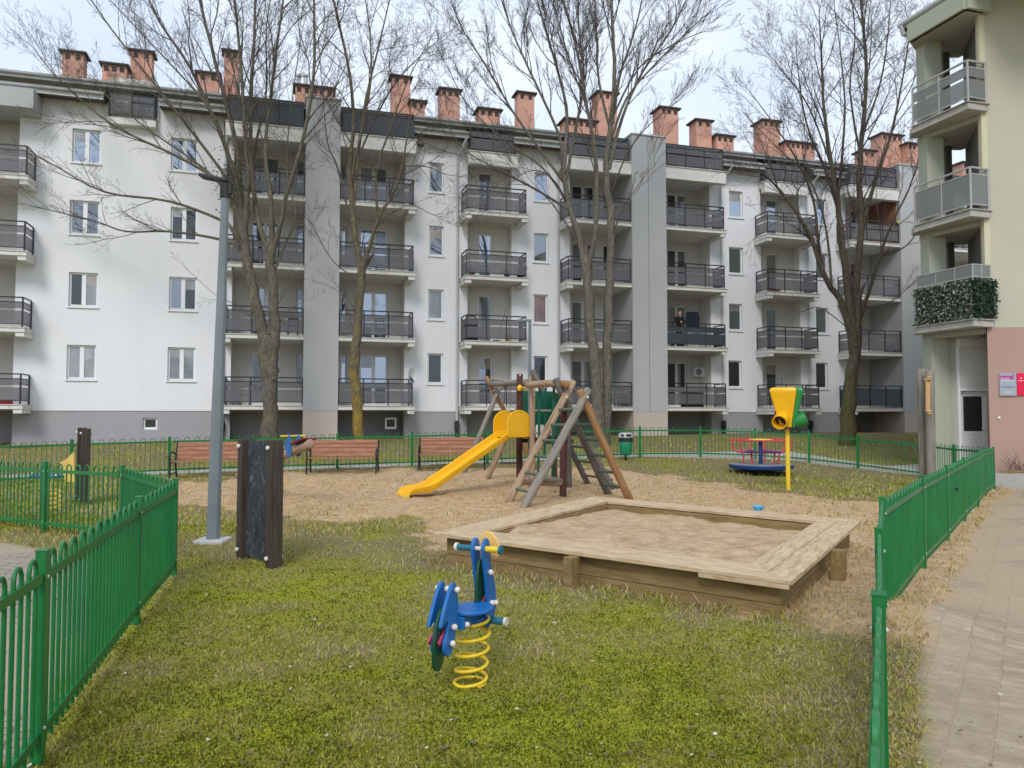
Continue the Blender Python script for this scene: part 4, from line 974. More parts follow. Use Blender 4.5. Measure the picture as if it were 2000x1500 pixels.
# ---------------- ball funnel ----------------
fx,fy=X_at(1538,17.4,1.2),17.4; fg=tz(fx,fy)
fn=empty('ball_funnel',(fx,fy,fg),'yellow and green ball funnel on a yellow pole beyond the sandbox','ball funnel')
zf0=at(1538,835,fy).z; zf1=at(1538,757,fy).z
m=MB(); m.tube([V(fx,fy,fg-.02),V(fx,fy,zf0+.05)],.048,16); obj('pole',m,M['yel2'],fn,smooth=True)
m=MB(); m.lathe([(.15,-.015),(.22,-.015),(.22,.015),(.15,.015)],(fx,fy,zf0-.01),16); obj('collar',m,M['iron'],fn)
fw=V(-.30,-.954,0)   # front normal of the yellow half
def half(sgn,mat,hs):
    # body: rectangular frustum flaring upward, half of it
    Xa=V(.75,-.66,0).normalized() # splitting normal
    U_=V(-.52,-.85,0).normalized() if sgn<0 else V(.85,.1,0).normalized()
    return
Hh=zf1-zf0
ua=V(.93,-.37,0).normalized(); ub=V(-ua.y,ua.x,0)      # ua: left-to-right, ub: into depth
C0=V(fx,fy,zf0)
rows=[(0,.17),(.12,.17),(.80,.335),(.93,.36),(.985,.33),(1.0,.28)]
def fpart(x0f,x1f,mat,name):
    m=MB(); n=0
    for t,hw in rows:
        xa=x0f*hw; xb=x1f*hw; dpt=hw*.8
        for (x,y) in ((xa,-dpt),(xb,-dpt),(xb,dpt),(xa,dpt)): m.v.append(tuple(C0+ua*x+ub*y+Z3*(t*Hh)))
    for i in range(len(rows)-1):
        for q in range(4): a=i*4+q; b=i*4+(q+1)%4; m.f.append((a,b,b+4,a+4))
    m.f.append((3,2,1,0)); e=(len(rows)-1)*4; m.f.append((e,e+1,e+2,e+3))
    return obj(name,m,M[mat],fn,bevel=.02,smooth=True,angle=40)
fpart(-1.0,.60,'yellow','funnel_half'); fpart(.61,1.0,'gfun','funnel_half')
def nozzle(dirv,mat,off):
    d=Vector(dirv).normalized(); s0=C0+Vector(off); u=d.cross(Z3).normalized(); v_=u.cross(d)
    m=MB(); m.lathe([(.17,-.12),(.165,.05),(.165,.17),(.145,.17),(.14,-.10)],s0,20,(u,v_,d),cap=False); o=obj('spout',m,M[mat],fn,smooth=True,angle=50,fix=False)
    m=MB(); m.lathe([(.0,-.05),(.14,-.05)],s0,20,(u,v_,d),cap=False); q=obj('spout_inside',m,M['black'],o,fix=False); q.matrix_parent_inverse=Matrix()
nozzle((-.55,-.85,-.35),'yellow',(-.19,-.15,.17)); nozzle((.80,-.35,.30),'gfun',(.24,-.05,.17))
# ---------------- two tall posts at right ----------------
tp_=empty('wooden_post',(X_at(1801,17.6,.5),17.6,0),'tall grey wooden post, the left one of the pair at the right end','post','tall wooden posts'); 
log('post_shaft',V(X_at(1802,17.6,1),17.6,-.1),V(X_at(1800,17.6,2.7),17.6,at(1801,721,17.6).z),.10,M['w_grey'],tp_,wob=.004)
tp2=empty('wooden_post',(X_at(1816,17.3,.5),17.3,0),'tall wooden post with a tan bar clamped to it, the right one of the pair','post','tall wooden posts')
log('post_shaft',V(X_at(1816,17.3,1),17.3,-.1),V(X_at(1816,17.3,2.7),17.3,at(1816,723,17.3).z),.10,M['w_grey'],tp2,wob=.004)
m=MB(); q1=at(1812,742,17.1); q2=at(1812,804,17.1); m.bar(q1,q2,.09,.05,(0,1,0)); 
obj('clamped_bar',m,M['brass'],tp2,bevel=.01)
m=MB()
for py in (737,741,804,808): m.sphere(at(1815,py,17.05),.05,10,6,(1,1,.6))
m.tube([at(1804,741,17.2),at(1818,740,17.2)],.022,6); m.tube([at(1808,804,17.2),at(1818,803,17.2)],.022,6); obj('knob',m,M['brass'],tp2,smooth=True)
# ---------------- seesaw ----------------
s0_=V(X_at(466,16.9,.3),16.9,.36); s1_=at(607,866,14.2)
ss=empty('seesaw',((s0_+s1_)/2).to_tuple()[:2]+(0,),'log seesaw with blue handle plates half hidden behind the chalkboard posts','seesaw')
log('log_beam',s0_,s1_,.085,M['w_tan'],ss)
dd=(s1_-s0_).normalized(); up_=V(-dd.z*dd.x,-dd.z*dd.y,1-dd.z**2).normalized(); sd_=dd.cross(up_)
for s in (-1,1):
    c=s1_-dd*(.75); m=MB(); m.prism([(-.09,-.10),(.09,-.10),(.11,.25),(.06,.33),(.0,.33),(-.03,.25),(-.14,.20)],c,dd,up_,sd_,s*.095-.01,s*.095+.01); obj('handle_plate',m,M['blue'],ss,bevel=.004)
m=MB(); c=s1_-dd*.72+up_*.29; m.tube([c-sd_*.25,c+sd_*.25],.018,8); obj('handle',m,M['yel2'],ss,smooth=True)
m=MB(); m.fr(s1_-dd*.30+up_*.10,dd,sd_,up_,-.26,.26,-.16,.16,-.015,.015); obj('seat',m,plain('dark red seat',(.16,.02,.04)),ss,bevel=.01)
m=MB(); c=(s0_+s1_)/2; m.fr(V(c.x,c.y,0),V(1,0,0),V(0,1,0),Z3,-.1,.1,-.18,.18,-.05,c.z-.05); obj('pivot',m,M['redp'],ss,bevel=.01)
m=MB(); q=gp(558,948,.05); m.prism([(-.10,.0),(.06,.0),(-.03,.36),(-.10,.36)],V(q.x,15.3,0),V(1,0,0),Z3,V(0,1,0),-.03,.03); obj('support',m,M['redp'],ss,bevel=.01)
# ---------------- small ride-on toy behind left fence ----------------
tx,ty=X_at(115,13.6,.5),13.6
rt=empty('spring_rider',(tx,ty,0),'small ride-on toy with a yellow fin and teal seat seen through the left fence','spring rider')
m=MB(); 
TX=lambda px,py:(at(px,py,ty).x,at(px,py,ty).z)
m.prism([TX(118,903),TX(130,897),TX(145,882),TX(146,942),TX(128,941)],V(0,ty,0),V(1,0,0),Z3,V(0,1,0),-.015,.015); obj('fin_plate',m,plain('pale yellow plate',(.68,.46,.13),.4),rt,bevel=.005)
m=MB(); z_=TX(90,930)[1]; m.lathe([(.30,-.03),(.32,0),(.30,.03)],(at(92,930,ty).x,ty,z_),16); m.v=[(x,ty+(y-ty)*.5,z) for x,y,z in m.v]; obj('seat',m,M['teal'],rt,smooth=True)
m=MB(); 
for i in range(60): t=i/59; m.v.append(None)
m=MB(); m.tube([V(tx-.05+.09*math.cos(t*.5),ty+.09*math.sin(t*.5),.01+.0065*t) for t in range(60)],.011,6); obj('spring',m,M['yel2'],rt,smooth=True)
m=MB()
for px,py in ((78,921),(84,919),(104,922),(109,928),(122,927)): m.sphere(at(px,py,ty-.2),.02,8,5)
obj('bolt_cap',m,M['wcap'],rt)
# ---------------- ground ----------------
def polyd(px,py,poly):
    """signed distance, positive inside"""
    px=np.asarray(px,float); py=np.asarray(py,float); n=len(poly); ins=np.zeros(px.shape,bool); dm=np.full(px.shape,1e9)
    for i in range(n):
        x0,y0=poly[i]; x1,y1=poly[(i+1)%n]
        c=((y0>py)!=(y1>py))&(px<(x1-x0)*(py-y0)/((y1-y0)+1e-12)+x0); ins^=c
        dx,dy=x1-x0,y1-y0; t=np.clip(((px-x0)*dx+(py-y0)*dy)/(dx*dx+dy*dy+1e-12),0,1); dm=np.minimum(dm,np.hypot(px-(x0+t*dx),py-(y0+t*dy)))
    return np.where(ins,dm,-dm)
SANDP=[(-7.6,17.5),(-5.9,14.3),(-3.6,12.6),(-1.6,12.3),(-.9,10.4),(-.3,9.6),(1.5,9.4),(2.6,6.75),(3.35,6.7),(4.9,9.0),(6.6,12.2),(8.2,14.6),(6.3,15.6),(5.6,17.3),(4.6,19.6),(3.4,21.6),(.5,22.2),(-4.3,21.5),(-7.6,20)]
PATHR=[(.95,1.6),(1.85,3.5),(2.65,5.0),(3.55,6.5),(5.0,8.6),(6.6,11.0),(8.9,14.3),(11.0,17.0),(11.8,18.0),(60,18.6),(60,-3),(.6,-3),(.8,0)]
PATHL=[(-1.3,-3),(-1.75,1.45),(-2.45,3.75),(-3.2,6.25),(-3.75,8.0),(-5.6,9.5),(-7.0,10.4),(-9.4,11.6),(-12,13.2),(-30,20),(-30,-3)]
PATHB=[(11.9,18.0),(12.6,18.4),(12.4,22.8),(9.6,27.2),(4.2,26.2),(-3,23.6),(-9.3,21.6),(-18,19.2),(-18,18.4),(-9.2,20.9),(-3,22.75),(4.1,25.2),(8.9,25.0),(11.7,21.4)]
CROSS=[(11.7,17.9),(60,18.6),(60,20.2),(12.9,19.6),(11.7,19.2)]
def masks(x,y):
    nn=(vnoise(x,y,1.3,11)-.5)*.9+(vnoise(x,y,4.5,12)-.5)*.5+(vnoise(x,y,13,13)-.5)*.25
    s=polyd(x,y,SANDP); sand=sstep(-.75,.6,s+nn*1.5)
    # worn patches in front of the sandbox and along edges
    sd=-polyd(x,y,[(p.x,p.y) for p in OUT])
    right=sstep(1.9,2.6,x)
    sand=np.maximum(sand,.62*sstep(.55,.0,sd)*sstep(.25,.75,vnoise(x,y,2.2,14))*right+0)
    pr=polyd(x,y,PATHR); 
    ver=sstep(-1.25,-.1,pr+nn*.35)*sstep(6.2,7.5,y+nn)      # sandy verge, far part
    ver=np.maximum(ver,sstep(-.5,-.05,pr+nn*.3)*sstep(5,7,y))
    sand=np.maximum(sand,ver*.95)
    sand=np.maximum(sand,np.exp(-((x-3.3)**2+(y-6.4)**2)/(2*.8**2)))
    pav=sstep(-.06,.06,pr+nn*.12); pav=np.maximum(pav,sstep(-.05,.05,polyd(x,y,PATHL)+nn*.1)*0.999)
    pav=np.maximum(pav,0)
    conc=np.maximum(sstep(-.05,.05,polyd(x,y,PATHB)),sstep(-.05,.05,polyd(x,y,CROSS)))
    # sand spilled over the right paving
    spill=sstep(1.9,.1,pr+nn*2.4)*(.45+.55*sstep(3.0,8.5,y))*(1-sstep(15.5,17,y))*(pr>-.2)
    spill=np.maximum(spill,sstep(.45,0,pr+nn*1.2)*(pr>-.2))
    spill=np.maximum(spill,sstep(.5,0,polyd(x,y,PATHL)+nn*1.2)*(polyd(x,y,PATHL)>-.3)*.8)
    # dryness of the lawn: 0 lush moss, 1 brown
    beyond=sstep(19.5,22,y+.0*x)
    dry=.33+.7*(vnoise(x,y,.75,21)-.42)+.75*(vnoise(x,y,2.3,22)-.5)+.45*(vnoise(x,y,6,23)-.5)
    dry=dry+.32*sstep(6.8,10,y)+.2*beyond+.55*sstep(1.2,.0,np.abs(s))+.45*sstep(.9,0,sd)+.7*sstep(-1.3,-.1,pr)*(pr<0)
    return np.clip(sand,0,1),np.clip(pav,0,1),np.clip(dry,0,1),np.clip(conc,0,1),np.clip(spill,0,1)
xs=np.concatenate([np.linspace(-1500,-60,10),np.linspace(-55,-16,40),np.arange(-15.6,16,.11),np.linspace(16.3,55,80),np.linspace(60,1500,10)])
ys_=np.concatenate([np.linspace(-900,-8,8),np.linspace(-6,1.5,12),np.arange(1.8,14,.07),np.arange(14,28,.13),np.linspace(28.4,60,60),np.linspace(70,2500,12)])
GX,GY=np.meshgrid(xs,ys_,indexing='ij')
sa,pa,dr_,co_,sp_=masks(GX,GY)
GZ=terr(GX,GY)
nearm=(GY<30)&(GY>1)&(np.abs(GX)<20)
GZ=GZ+nearm*(1-pa)*(1-co_)*(sa*(.035*(vnoise(GX,GY,2.6,31)-.5)+.030*(vnoise(GX,GY,6.5,32)-.5))+.03*(vnoise(GX,GY,1.5,33)-.5)+.016*(vnoise(GX,GY,8,34)-.5))
GZ=GZ-pa*.012*nearm
nx,ny=GX.shape
idx=np.arange(nx*ny).reshape(nx,ny)
fa=np.stack([idx[:-1,:-1].ravel(),idx[1:,:-1].ravel(),idx[1:,1:].ravel(),idx[:-1,1:].ravel()],1)
me=bpy.data.meshes.new('ground'); me.vertices.add(nx*ny); me.vertices.foreach_set('co',np.stack([GX.ravel(),GY.ravel(),GZ.ravel()],1).ravel().astype(np.float32))
me.loops.add(fa.size); me.loops.foreach_set('vertex_index',fa.ravel().astype(np.int32)); me.polygons.add(len(fa)); me.polygons.foreach_set('loop_start',np.arange(0,fa.size,4,dtype=np.int32)); me.polygons.foreach_set('loop_total',np.full(len(fa),4,dtype=np.int32))
me.update(calc_edges=True); me.polygons.foreach_set('use_smooth',[True]*len(me.polygons))
a_=me.color_attributes.new('Mask','FLOAT_COLOR','POINT'); a_.data.foreach_set('color',np.stack([sa.ravel(),pa.ravel(),dr_.ravel(),np.ones(nx*ny)],1).ravel().astype(np.float32))
a_=me.color_attributes.new('Mask2','FLOAT_COLOR','POINT'); a_.data.foreach_set('color',np.stack([co_.ravel(),sp_.ravel(),sp_.ravel()*0,np.ones(nx*ny)],1).ravel().astype(np.float32))
gr=bpy.data.objects.new('ground',me); col.objects.link(gr); gr['kind']='structure'
k=NT('ground'); v=k.vec()
A1=k.n('ShaderNodeAttribute',attribute_name='Mask'); S1=k.n('ShaderNodeSeparateColor'); k.l(A1.outputs['Color'],S1.inputs[0])
A2=k.n('ShaderNodeAttribute',attribute_name='Mask2'); S2=k.n('ShaderNodeSeparateColor'); k.l(A2.outputs['Color'],S2.inputs[0])
sandm,pavm,drym,concm,spm=S1.outputs[0],S1.outputs[1],S1.outputs[2],S2.outputs[0],S2.outputs[1]
nf=k.noise(48,6,.72,v); nm_=k.noise(7,6,.65,v); nfine=k.noise(160,3,.7,v)
fib=k.noise(22,5,.75,k.vec((1,2.2,1)),1.2)
# lawn
mossy=k.ramp(nf,[(.32,(.08,.085,.012)),(.5,(.25,.26,.015)),(.68,(.42,.41,.045))])
dryc=k.ramp(nf,[(.34,(.045,.036,.02)),(.5,(.20,.165,.08)),(.68,(.40,.33,.19))])
lawn=k.mix(k.math('MINIMUM',k.math('ADD',drym,k.math('MULTIPLY',k.math('SUBTRACT',nm_,.5),1.2)),1.0),mossy,dryc)
# sand
sandc=k.ramp(k.noise(5,7,.7,v,.5),[(.32,(.36,.225,.115)),(.47,(.50,.345,.20)),(.68,(.62,.465,.30))])
sandc=k.mix(k.math('MULTIPLY',k.ramp(fib,[(.42,(.8,.8,.8)),(.54,(0,0,0))]),k.ramp(nm_,[(.38,(.25,.25,.25)),(.6,(1,1,1))])),sandc,(.33,.185,.085))
sm=k.ramp(k.math('ADD',sandm,k.math('MULTIPLY',k.math('SUBTRACT',k.noise(14,6,.7,v),.5),.9)),[(.38,(0,0,0)),(.6,(1,1,1))])
base=k.mix(sm,lawn,sandc)
# pavers
def pavers(rot,c1_,c2_,mort,w=.2,h=.1):
    pv=k.vec((1,1,1),rot=(0,0,rot)); b=k.n('ShaderNodeTexBrick'); k.l(pv,b.inputs['Vector']); b.inputs['Scale'].default_value=1; b.inputs['Brick Width'].default_value=w; b.inputs['Row Height'].default_value=h
    b.inputs['Mortar Size'].default_value=.008; b.inputs['Mortar Smooth'].default_value=.3; b.inputs['Bias'].default_value=0
    b.inputs['Color1'].default_value=(*c1_,1); b.inputs['Color2'].default_value=(*c2_,1); b.inputs['Mortar'].default_value=(*mort,1); return b
pl=pavers(R(-22),(.36,.32,.28),(.46,.39,.34),(.14,.115,.09)); 
geo=k.n('ShaderNodeNewGeometry'); sx_=k.n('ShaderNodeSeparateXYZ'); k.l(geo.outputs['Position'],sx_.inputs[0])
prr=pavers(R(-56),(.40,.32,.225),(.52,.42,.30),(.31,.235,.155),.105,.2)
side=k.math('GREATER_THAN',sx_.outputs[0],0.0)
pc=k.mix(side,pl.outputs[0],prr.outputs[0]); pm_=k.mix(side,pl.outputs[1],prr.outputs[1])
pc=k.mix(k.ramp(nm_,[(.35,(.5,.5,.5)),(.6,(0,0,0))]),pc,(.30,.23,.155))
pc=k.mix(k.ramp(nfine,[(.4,(.3,.3,.3)),(.6,(0,0,0))]),pc,(.12,.10,.08))
spf=k.ramp(k.math('ADD',spm,k.math('MULTIPLY',k.math('SUBTRACT',k.noise(9,6,.7,v),.5),1.1)),[(.42,(0,0,0)),(.85,(.85,.85,.85))])
joint=k.math('MULTIPLY',pm_,k.math('GREATER_THAN',spm,.02)); 
pc=k.mix(k.math('MAXIMUM',spf,k.math('MULTIPLY',joint,k.math('MINIMUM',k.math('MULTIPLY',spm,3.0),.8))),pc,k.ramp(nf,[(.35,(.36,.27,.18)),(.65,(.50,.40,.28))]))
base=k.mix(pavm,base,pc)
base=k.mix(concm,base,k.ramp(k.noise(6,5,.6,v),[(.3,(.36,.34,.31)),(.7,(.47,.45,.41))]))
hgt=k.mix(pavm,k.mix(.5,nf,nm_),k.mix(spf,k.math('SUBTRACT',1.0,pm_),.6))
n1=k.bump(nfine,.25,.004); n2=k.bump(hgt,.55,.02,n1)
sb_=k.bump(fib,.5,.02,n2)
k.b.inputs['Specular IOR Level'].default_value=.12; k.fin(base,.95,sb_); me.materials.append(k.m)
# sandbox cut is hidden below the sand fill
# ---------------- grass blades ----------------
def ground_z(x,y):
    z=terr(x,y); sa,pa,_,co,_2=masks(x,y)
    return z+(1-pa)*(1-co)*(sa*(.035*(vnoise(x,y,2.6,31)-.5)+.030*(vnoise(x,y,6.5,32)-.5))+.03*(vnoise(x,y,1.5,33)-.5)+.016*(vnoise(x,y,8,34)-.5)),sa,pa,_,co
def blades(name,N,y0,y1,label,seed,hs=1.0,dryonly=False):
    r=np.random.default_rng(seed)
    py=r.uniform(815+F*HC/y1,815+F*HC/y0,N); Y=F*HC/(py-815); u=r.uniform(-.85,.85,N); X=u*Y
    cl=vnoise(X,Y,9,41); keep=r.random(N)<(.35+.65*cl)*(1-.45*(Y>20)); X,Y=X[keep],Y[keep]
    z,sa,pa,dr,co=ground_z(X,Y)
    inb=polyd(X,Y,[(p.x,p.y) for p in inset(OUT,.1)])>0
    edge=vnoise(X,Y,3.1,55)
    p=(1-sa)**1.5*(1-pa)*(pa<.3)*(1-co)+(.16*sa*(vnoise(X,Y,1.2,56)>.62)+.05*sa)*(pa<.3)*(1-co)
    if dryonly: p=sa*(1-pa)
    keep=(r.random(len(X))<p)&~inb; X,Y,z,sa,dr=X[keep],Y[keep],z[keep],sa[keep],dr[keep]; n=len(X)
    dist=np.hypot(X,Y); wd=(.0016+.00042*dist)*r.uniform(.6,1.4,n); hh=(.016+.030*r.random(n)**2+.012*vnoise(X,Y,2.3,44))*hs*(1+.05*np.maximum(dist-5,0))
    tall=(r.random(n)<.012); hh=np.where(tall,hh*2.0,hh)
    edgeb=np.clip(1.0-np.abs(polyd(X,Y,[(p.x,p.y) for p in inset(OUT,.1)]))/.25,0,1); hh*=(1+1.6*edgeb)*(.5+.75*np.clip(dr,0,1))
    az=r.uniform(0,2*np.pi,n); lean=r.uniform(.3,1.5,n)*hh; 
    pt=r.uniform(0,2*np.pi,n); wx,wy=np.cos(pt)*wd,np.sin(pt)*wd; dx,dy=np.cos(az)*lean,np.sin(az)*lean
    b0=np.stack([X-wx,Y-wy,z-.003],1); b1=np.stack([X+wx,Y+wy,z-.003],1)
    m0=np.stack([X-wx*.8+dx*.4,Y-wy*.8+dy*.4,z+hh*.62],1); m1=np.stack([X+wx*.8+dx*.4,Y+wy*.8+dy*.4,z+hh*.62],1); tp=np.stack([X+dx,Y+dy,z+hh*(1-.35*(lean/hh>1))],1)
    vv=np.stack([b0,b1,m1,m0,tp],1).reshape(-1,3); bi=np.arange(n)*5
    quads=np.stack([bi,bi+1,bi+2,bi+3],1); tris=np.stack([bi+3,bi+2,bi+4],1)
    loops=np.concatenate([quads.ravel(),tris.ravel()]); 
    ls=np.concatenate([np.arange(n)*4,n*4+np.arange(n)*3]); lt=np.concatenate([np.full(n,4),np.full(n,3)])
    me=bpy.data.meshes.new(name); me.vertices.add(len(vv)); me.vertices.foreach_set('co',vv.ravel().astype(np.float32)); me.loops.add(len(loops)); me.loops.foreach_set('vertex_index',loops.astype(np.int32))
    me.polygons.add(len(ls)); me.polygons.foreach_set('loop_start',ls.astype(np.int32)); me.polygons.foreach_set('loop_total',lt.astype(np.int32)); me.update(calc_edges=True)
    q=r.random(n)*.85+(dr-.45)*.95-.12*(Y>20)
    if dryonly: q=q*0+.9+.4*r.random(n)
    C=np.empty((n,3)); pal=np.array([(.06,.09,.010),(.20,.215,.014),(.36,.345,.025),(.44,.39,.10),(.52,.45,.26),(.34,.22,.11)])
    w_=np.clip(q,0,1.25)/1.25*4.6; i0=np.clip(w_.astype(int),0,4); t=(w_-i0)[:,None]; C=pal[i0]*(1-t)+pal[i0+1]*t; C*=r.uniform(.75,1.2,(n,1))
    cc=np.concatenate([np.repeat(C,5,0),np.ones((n*5,1))],1); a=me.color_attributes.new('Col','FLOAT_COLOR','POINT'); a.data.foreach_set('color',cc.ravel().astype(np.float32))
    me.materials.append(GM); o=bpy.data.objects.new(name,me); col.objects.link(o); tag(o,label,'grass',kind='stuff'); return o
k=NT('grass blade'); a=k.n('ShaderNodeAttribute',attribute_name='Col'); k.b.inputs['Specular IOR Level'].default_value=.15
tr=k.n('ShaderNodeBsdfTranslucent'); k.l(a.outputs['Color'],tr.inputs[0]); ms=k.n('ShaderNodeMixShader'); ms.inputs[0].default_value=.25; k.fin(a.outputs['Color'],.8); k.l(k.b.outputs[0],ms.inputs[1]); k.l(tr.outputs[0],ms.inputs[2]); k.l(ms.outputs[0],k.out.inputs[0]); GM=k.m
blades('grass',460000,2.2,13,'short mossy lawn grass with dry straw blades in the foreground',1,.62)
blades('grass',110000,11,32,'short patchy lawn grass between the playground and the building',2,1.0)
blades('dry_grass',45000,5.5,23,'dry brown grass fibres scattered over the bare sandy ground',3,.6,True)
# litter on lawn : fallen leaves
def leaves():
    r=random.Random(5); m=MB(); m2=MB()
    for i in range(900):
        py=r.uniform(1010,1500); Y=F*HC/(py-815); X=r.uniform(-.7,.9)*Y
        z,sa,pa,dr,co=ground_z(np.array([X]),np.array([Y])); 
        if pa[0]>.5: 
            if r.random()<.7: continue
        z=float(z[0])+r.uniform(.01,.03); s=r.uniform(.006,.022); a=r.uniform(0,6.3); t=r.uniform(-.5,.5); c,sn=math.cos(a),math.sin(a)
        tgt=m if r.random()<.9 else m2
        q=[(-s,0,0),(-s*.3,s*.6,s*.3*t),(s*.5,s*.5,s*t),(s,0,s*.3),(s*.4,-s*.5,-s*.1*t)]
        b=len(tgt.v); tgt.v+=[(X+x*c-y*sn,Y+x*sn+y*c,z+w_) for x,y,w_ in q]; tgt.f.append((b,b+1,b+2,b+3,b+4))
    tag(obj('fallen_leaves',m,plain('dead leaf brown',(.16,.11,.07),.9,.4,30),fix=False),'scattered small brown dead leaves on the lawn','leaves',kind='stuff')
    tag(obj('pale_litter',m2,plain('pale dead leaf',(.55,.5,.44),.8,.2,30),fix=False),'scattered small pale leaf and paper scraps on the lawn','litter',kind='stuff')
leaves()
p=gp(1895,1000,.02); m=MB(); m.fr(p+V(0,0,.03),V(.8,-.6,0),V(.6,.8,0),V(0,.2,.98),-.03,.05,-.08,.08,0,.004); m.fr(p+V(0,0,.05),V(.8,-.3,.5),V(.6,.8,0),V(-.5,.2,.8),-.02,.04,-.06,.07,0,.004); tag(obj('paper_scrap',m,M['frame']),'crumpled white paper scrap at the foot of the right fence','litter')
# ---------------- trees ----------------
def bark(name,moss,base=(.105,.092,.07),moss_c=(.20,.15,.03),mossh=4.0):
    k=NT(name); v=k.vec((1,1,.45)); f=k.noise(14,7,.7,v,.4); f2=k.noise(3.0,5,.6,k.vec()); 
    c=k.ramp(f,[(.3,tuple(x*.4 for x in base)),(.55,base),(.75,tuple(x*1.9 for x in base))])
    if moss:
        g=k.n('ShaderNodeNewGeometry'); s=k.n('ShaderNodeSeparateXYZ'); k.l(g.outputs['Position'],s.inputs[0])
        h=k.n('ShaderNodeMapRange'); k.l(s.outputs[2],h.inputs[0]); h.inputs[1].default_value=.6; h.inputs[2].default_value=mossh+3; h.inputs[3].default_value=moss; h.inputs[4].default_value=-.1
        mk=k.ramp(k.math('ADD',f2,h.outputs[0]),[(.58,(0,0,0)),(.80,(.85,.85,.85))]); c=k.mix(mk,c,k.ramp(f,[(.3,tuple(x*.5 for x in moss_c)),(.7,moss_c)]))
    k.b.inputs['Specular IOR Level'].default_value=.15
    return k.fin(c,.9,k.bump(f,.7,.03))
class Tree:
    def __init__(s,seed): s.r=random.Random(seed); s.trunk=MB(); s.crown=MB(); s.cnt=0
    def limb(s,pts,r0,r1,side=True,n=9,**kw):
        pts=[Vector(p) for p in pts]
        # smooth polyline
        q=[]
        for i in range(len(pts)-1):
            p0=pts[max(i-1,0)]; p1=pts[i]; p2=pts[i+1]; p3=pts[min(i+2,len(pts)-1)]
            for k_ in range(4):
                u=k_/4; q.append(.5*((2*p1)+(-p0+p2)*u+(2*p0-5*p1+4*p2-p3)*u*u+(-p0+3*p1-3*p2+p3)*u**3))
        q.append(pts[-1]); m=len(q); rr=[r0+(r1-r0)*(i/(m-1))**.85 for i in range(m)]
        q=[p+V(s.r.gauss(0,1),s.r.gauss(0,1),0)*rr[i]*.12 for i,p in enumerate(q)]
        rr=[x*s.r.uniform(.95,1.06) for x in rr]
        (s.trunk if r0>.045 else s.crown).tube(q,rr,n if r0>.045 else 5,cap=False)
        if side: s.children(q,rr,kw.get('lv',0),kw.get('dens',1.0),kw.get('start',.25),kw.get('lenf',1.0))
        s.tip(q,rr,kw.get('lv',0))
        return q
    def tip(s,q,rr,lv):
        d=(q-q2 if False else (q[-1]-q[-2])).normalized() if True else None
        s.branch(q[-1],d,.75*s.sc,max(rr[-1],.006),max(lv+1,2))
    sc=1.0; up=.35; spread=(25,55); twig=1.0
    def children(s,q,rr,lv,dens,start,lenf):
        L_=[0]
        for i in range(1,len(q)): L_.append(L_[-1]+(q[i]-q[i-1]).length)
        T=L_[-1]; step=(.30,.21,.12,.085)[min(lv,3)]/dens; x=T*start+s.r.uniform(0,step)
        while x<T:
            i=max(j for j in range(len(L_)) if L_[j]<=x); i=min(i,len(q)-2); f=(x-L_[i])/max(1e-6,L_[i+1]-L_[i]); p=q[i].lerp(q[i+1],f); d=(q[i+1]-q[i]).normalized()
            frac=1-x/T; k=(.45+.9*math.sin(math.pi*min(1,.15+frac*.9))) if lv==0 else (.4+.6*frac)
            ln=k*min(T*.5,(2.3,1.5,.7,.3)[min(lv,3)]*s.sc)*s.r.uniform(.5,1.25)*lenf
            r=min(rr[i]*.5,.005+.0085*ln)
            s.branch(p,s.side(d,lv),ln,r,lv+1); x+=step*s.r.uniform(.5,1.6)*(1+ (1.6*frac if lv==0 else 0))
    def side(s,d,lv=1):
        a=V(s.r.gauss(0,1),s.r.gauss(0,1),s.r.gauss(0,1)); a=(a-d*a.dot(d)).normalized(); t=R(s.r.uniform(*s.spread))*(.75 if lv==0 else 1); e=d*math.cos(t)+a*math.sin(t); e.z+=s.up*s.r.uniform(.0,1.); return e.normalized()
    def branch(s,p,d,ln,r,lv):
        if lv>4 or ln<.05: return
        ns=(6,6,4,3,2)[min(lv,4)]; q=[p]; dd=d.copy(); rr=[r]
        for i in range(ns):
            dd=dd+V(s.r.gauss(0,.12),s.r.gauss(0,.12),s.r.gauss(0,.10)+.06*s.up); dd.normalize(); q.append(q[-1]+dd*(ln/ns)); rr.append(max(.0036,r*(1-.75*(i+1)/ns)))
        s.crown.tube(q,rr,3 if r<.02 else 5,cap=False); s.cnt+=1
        if lv<4: s.children(q,rr,lv,s.twig,.22,1.0)
def tree(label,base,seed,barkm,twm,build,**kw):
    t=Tree(seed)
    for a,b in kw.items(): setattr(t,a,b)
    root=empty('bare_tree',base,label,'tree','bare trees in front of the building'); build(t)
    obj('trunk',t.trunk,barkm,root,smooth=True,angle=180,fix=False); obj('crown',t.crown,twm,root,smooth=True,angle=180,fix=False); print('tree',seed,t.cnt,len(t.crown.f))
    return t
TW=plain('twig bark',(.10,.085,.07),.9,.25,2); TW2=plain('reddish twig bark',(.095,.073,.066),.9,.25,2); TW3=plain('purple grey twig bark',(.09,.073,.07),.9,.25,2)
def D(l,dy=0): # [(px,py,depth)]
    return [at(*q) for q in l]
D1=27.0
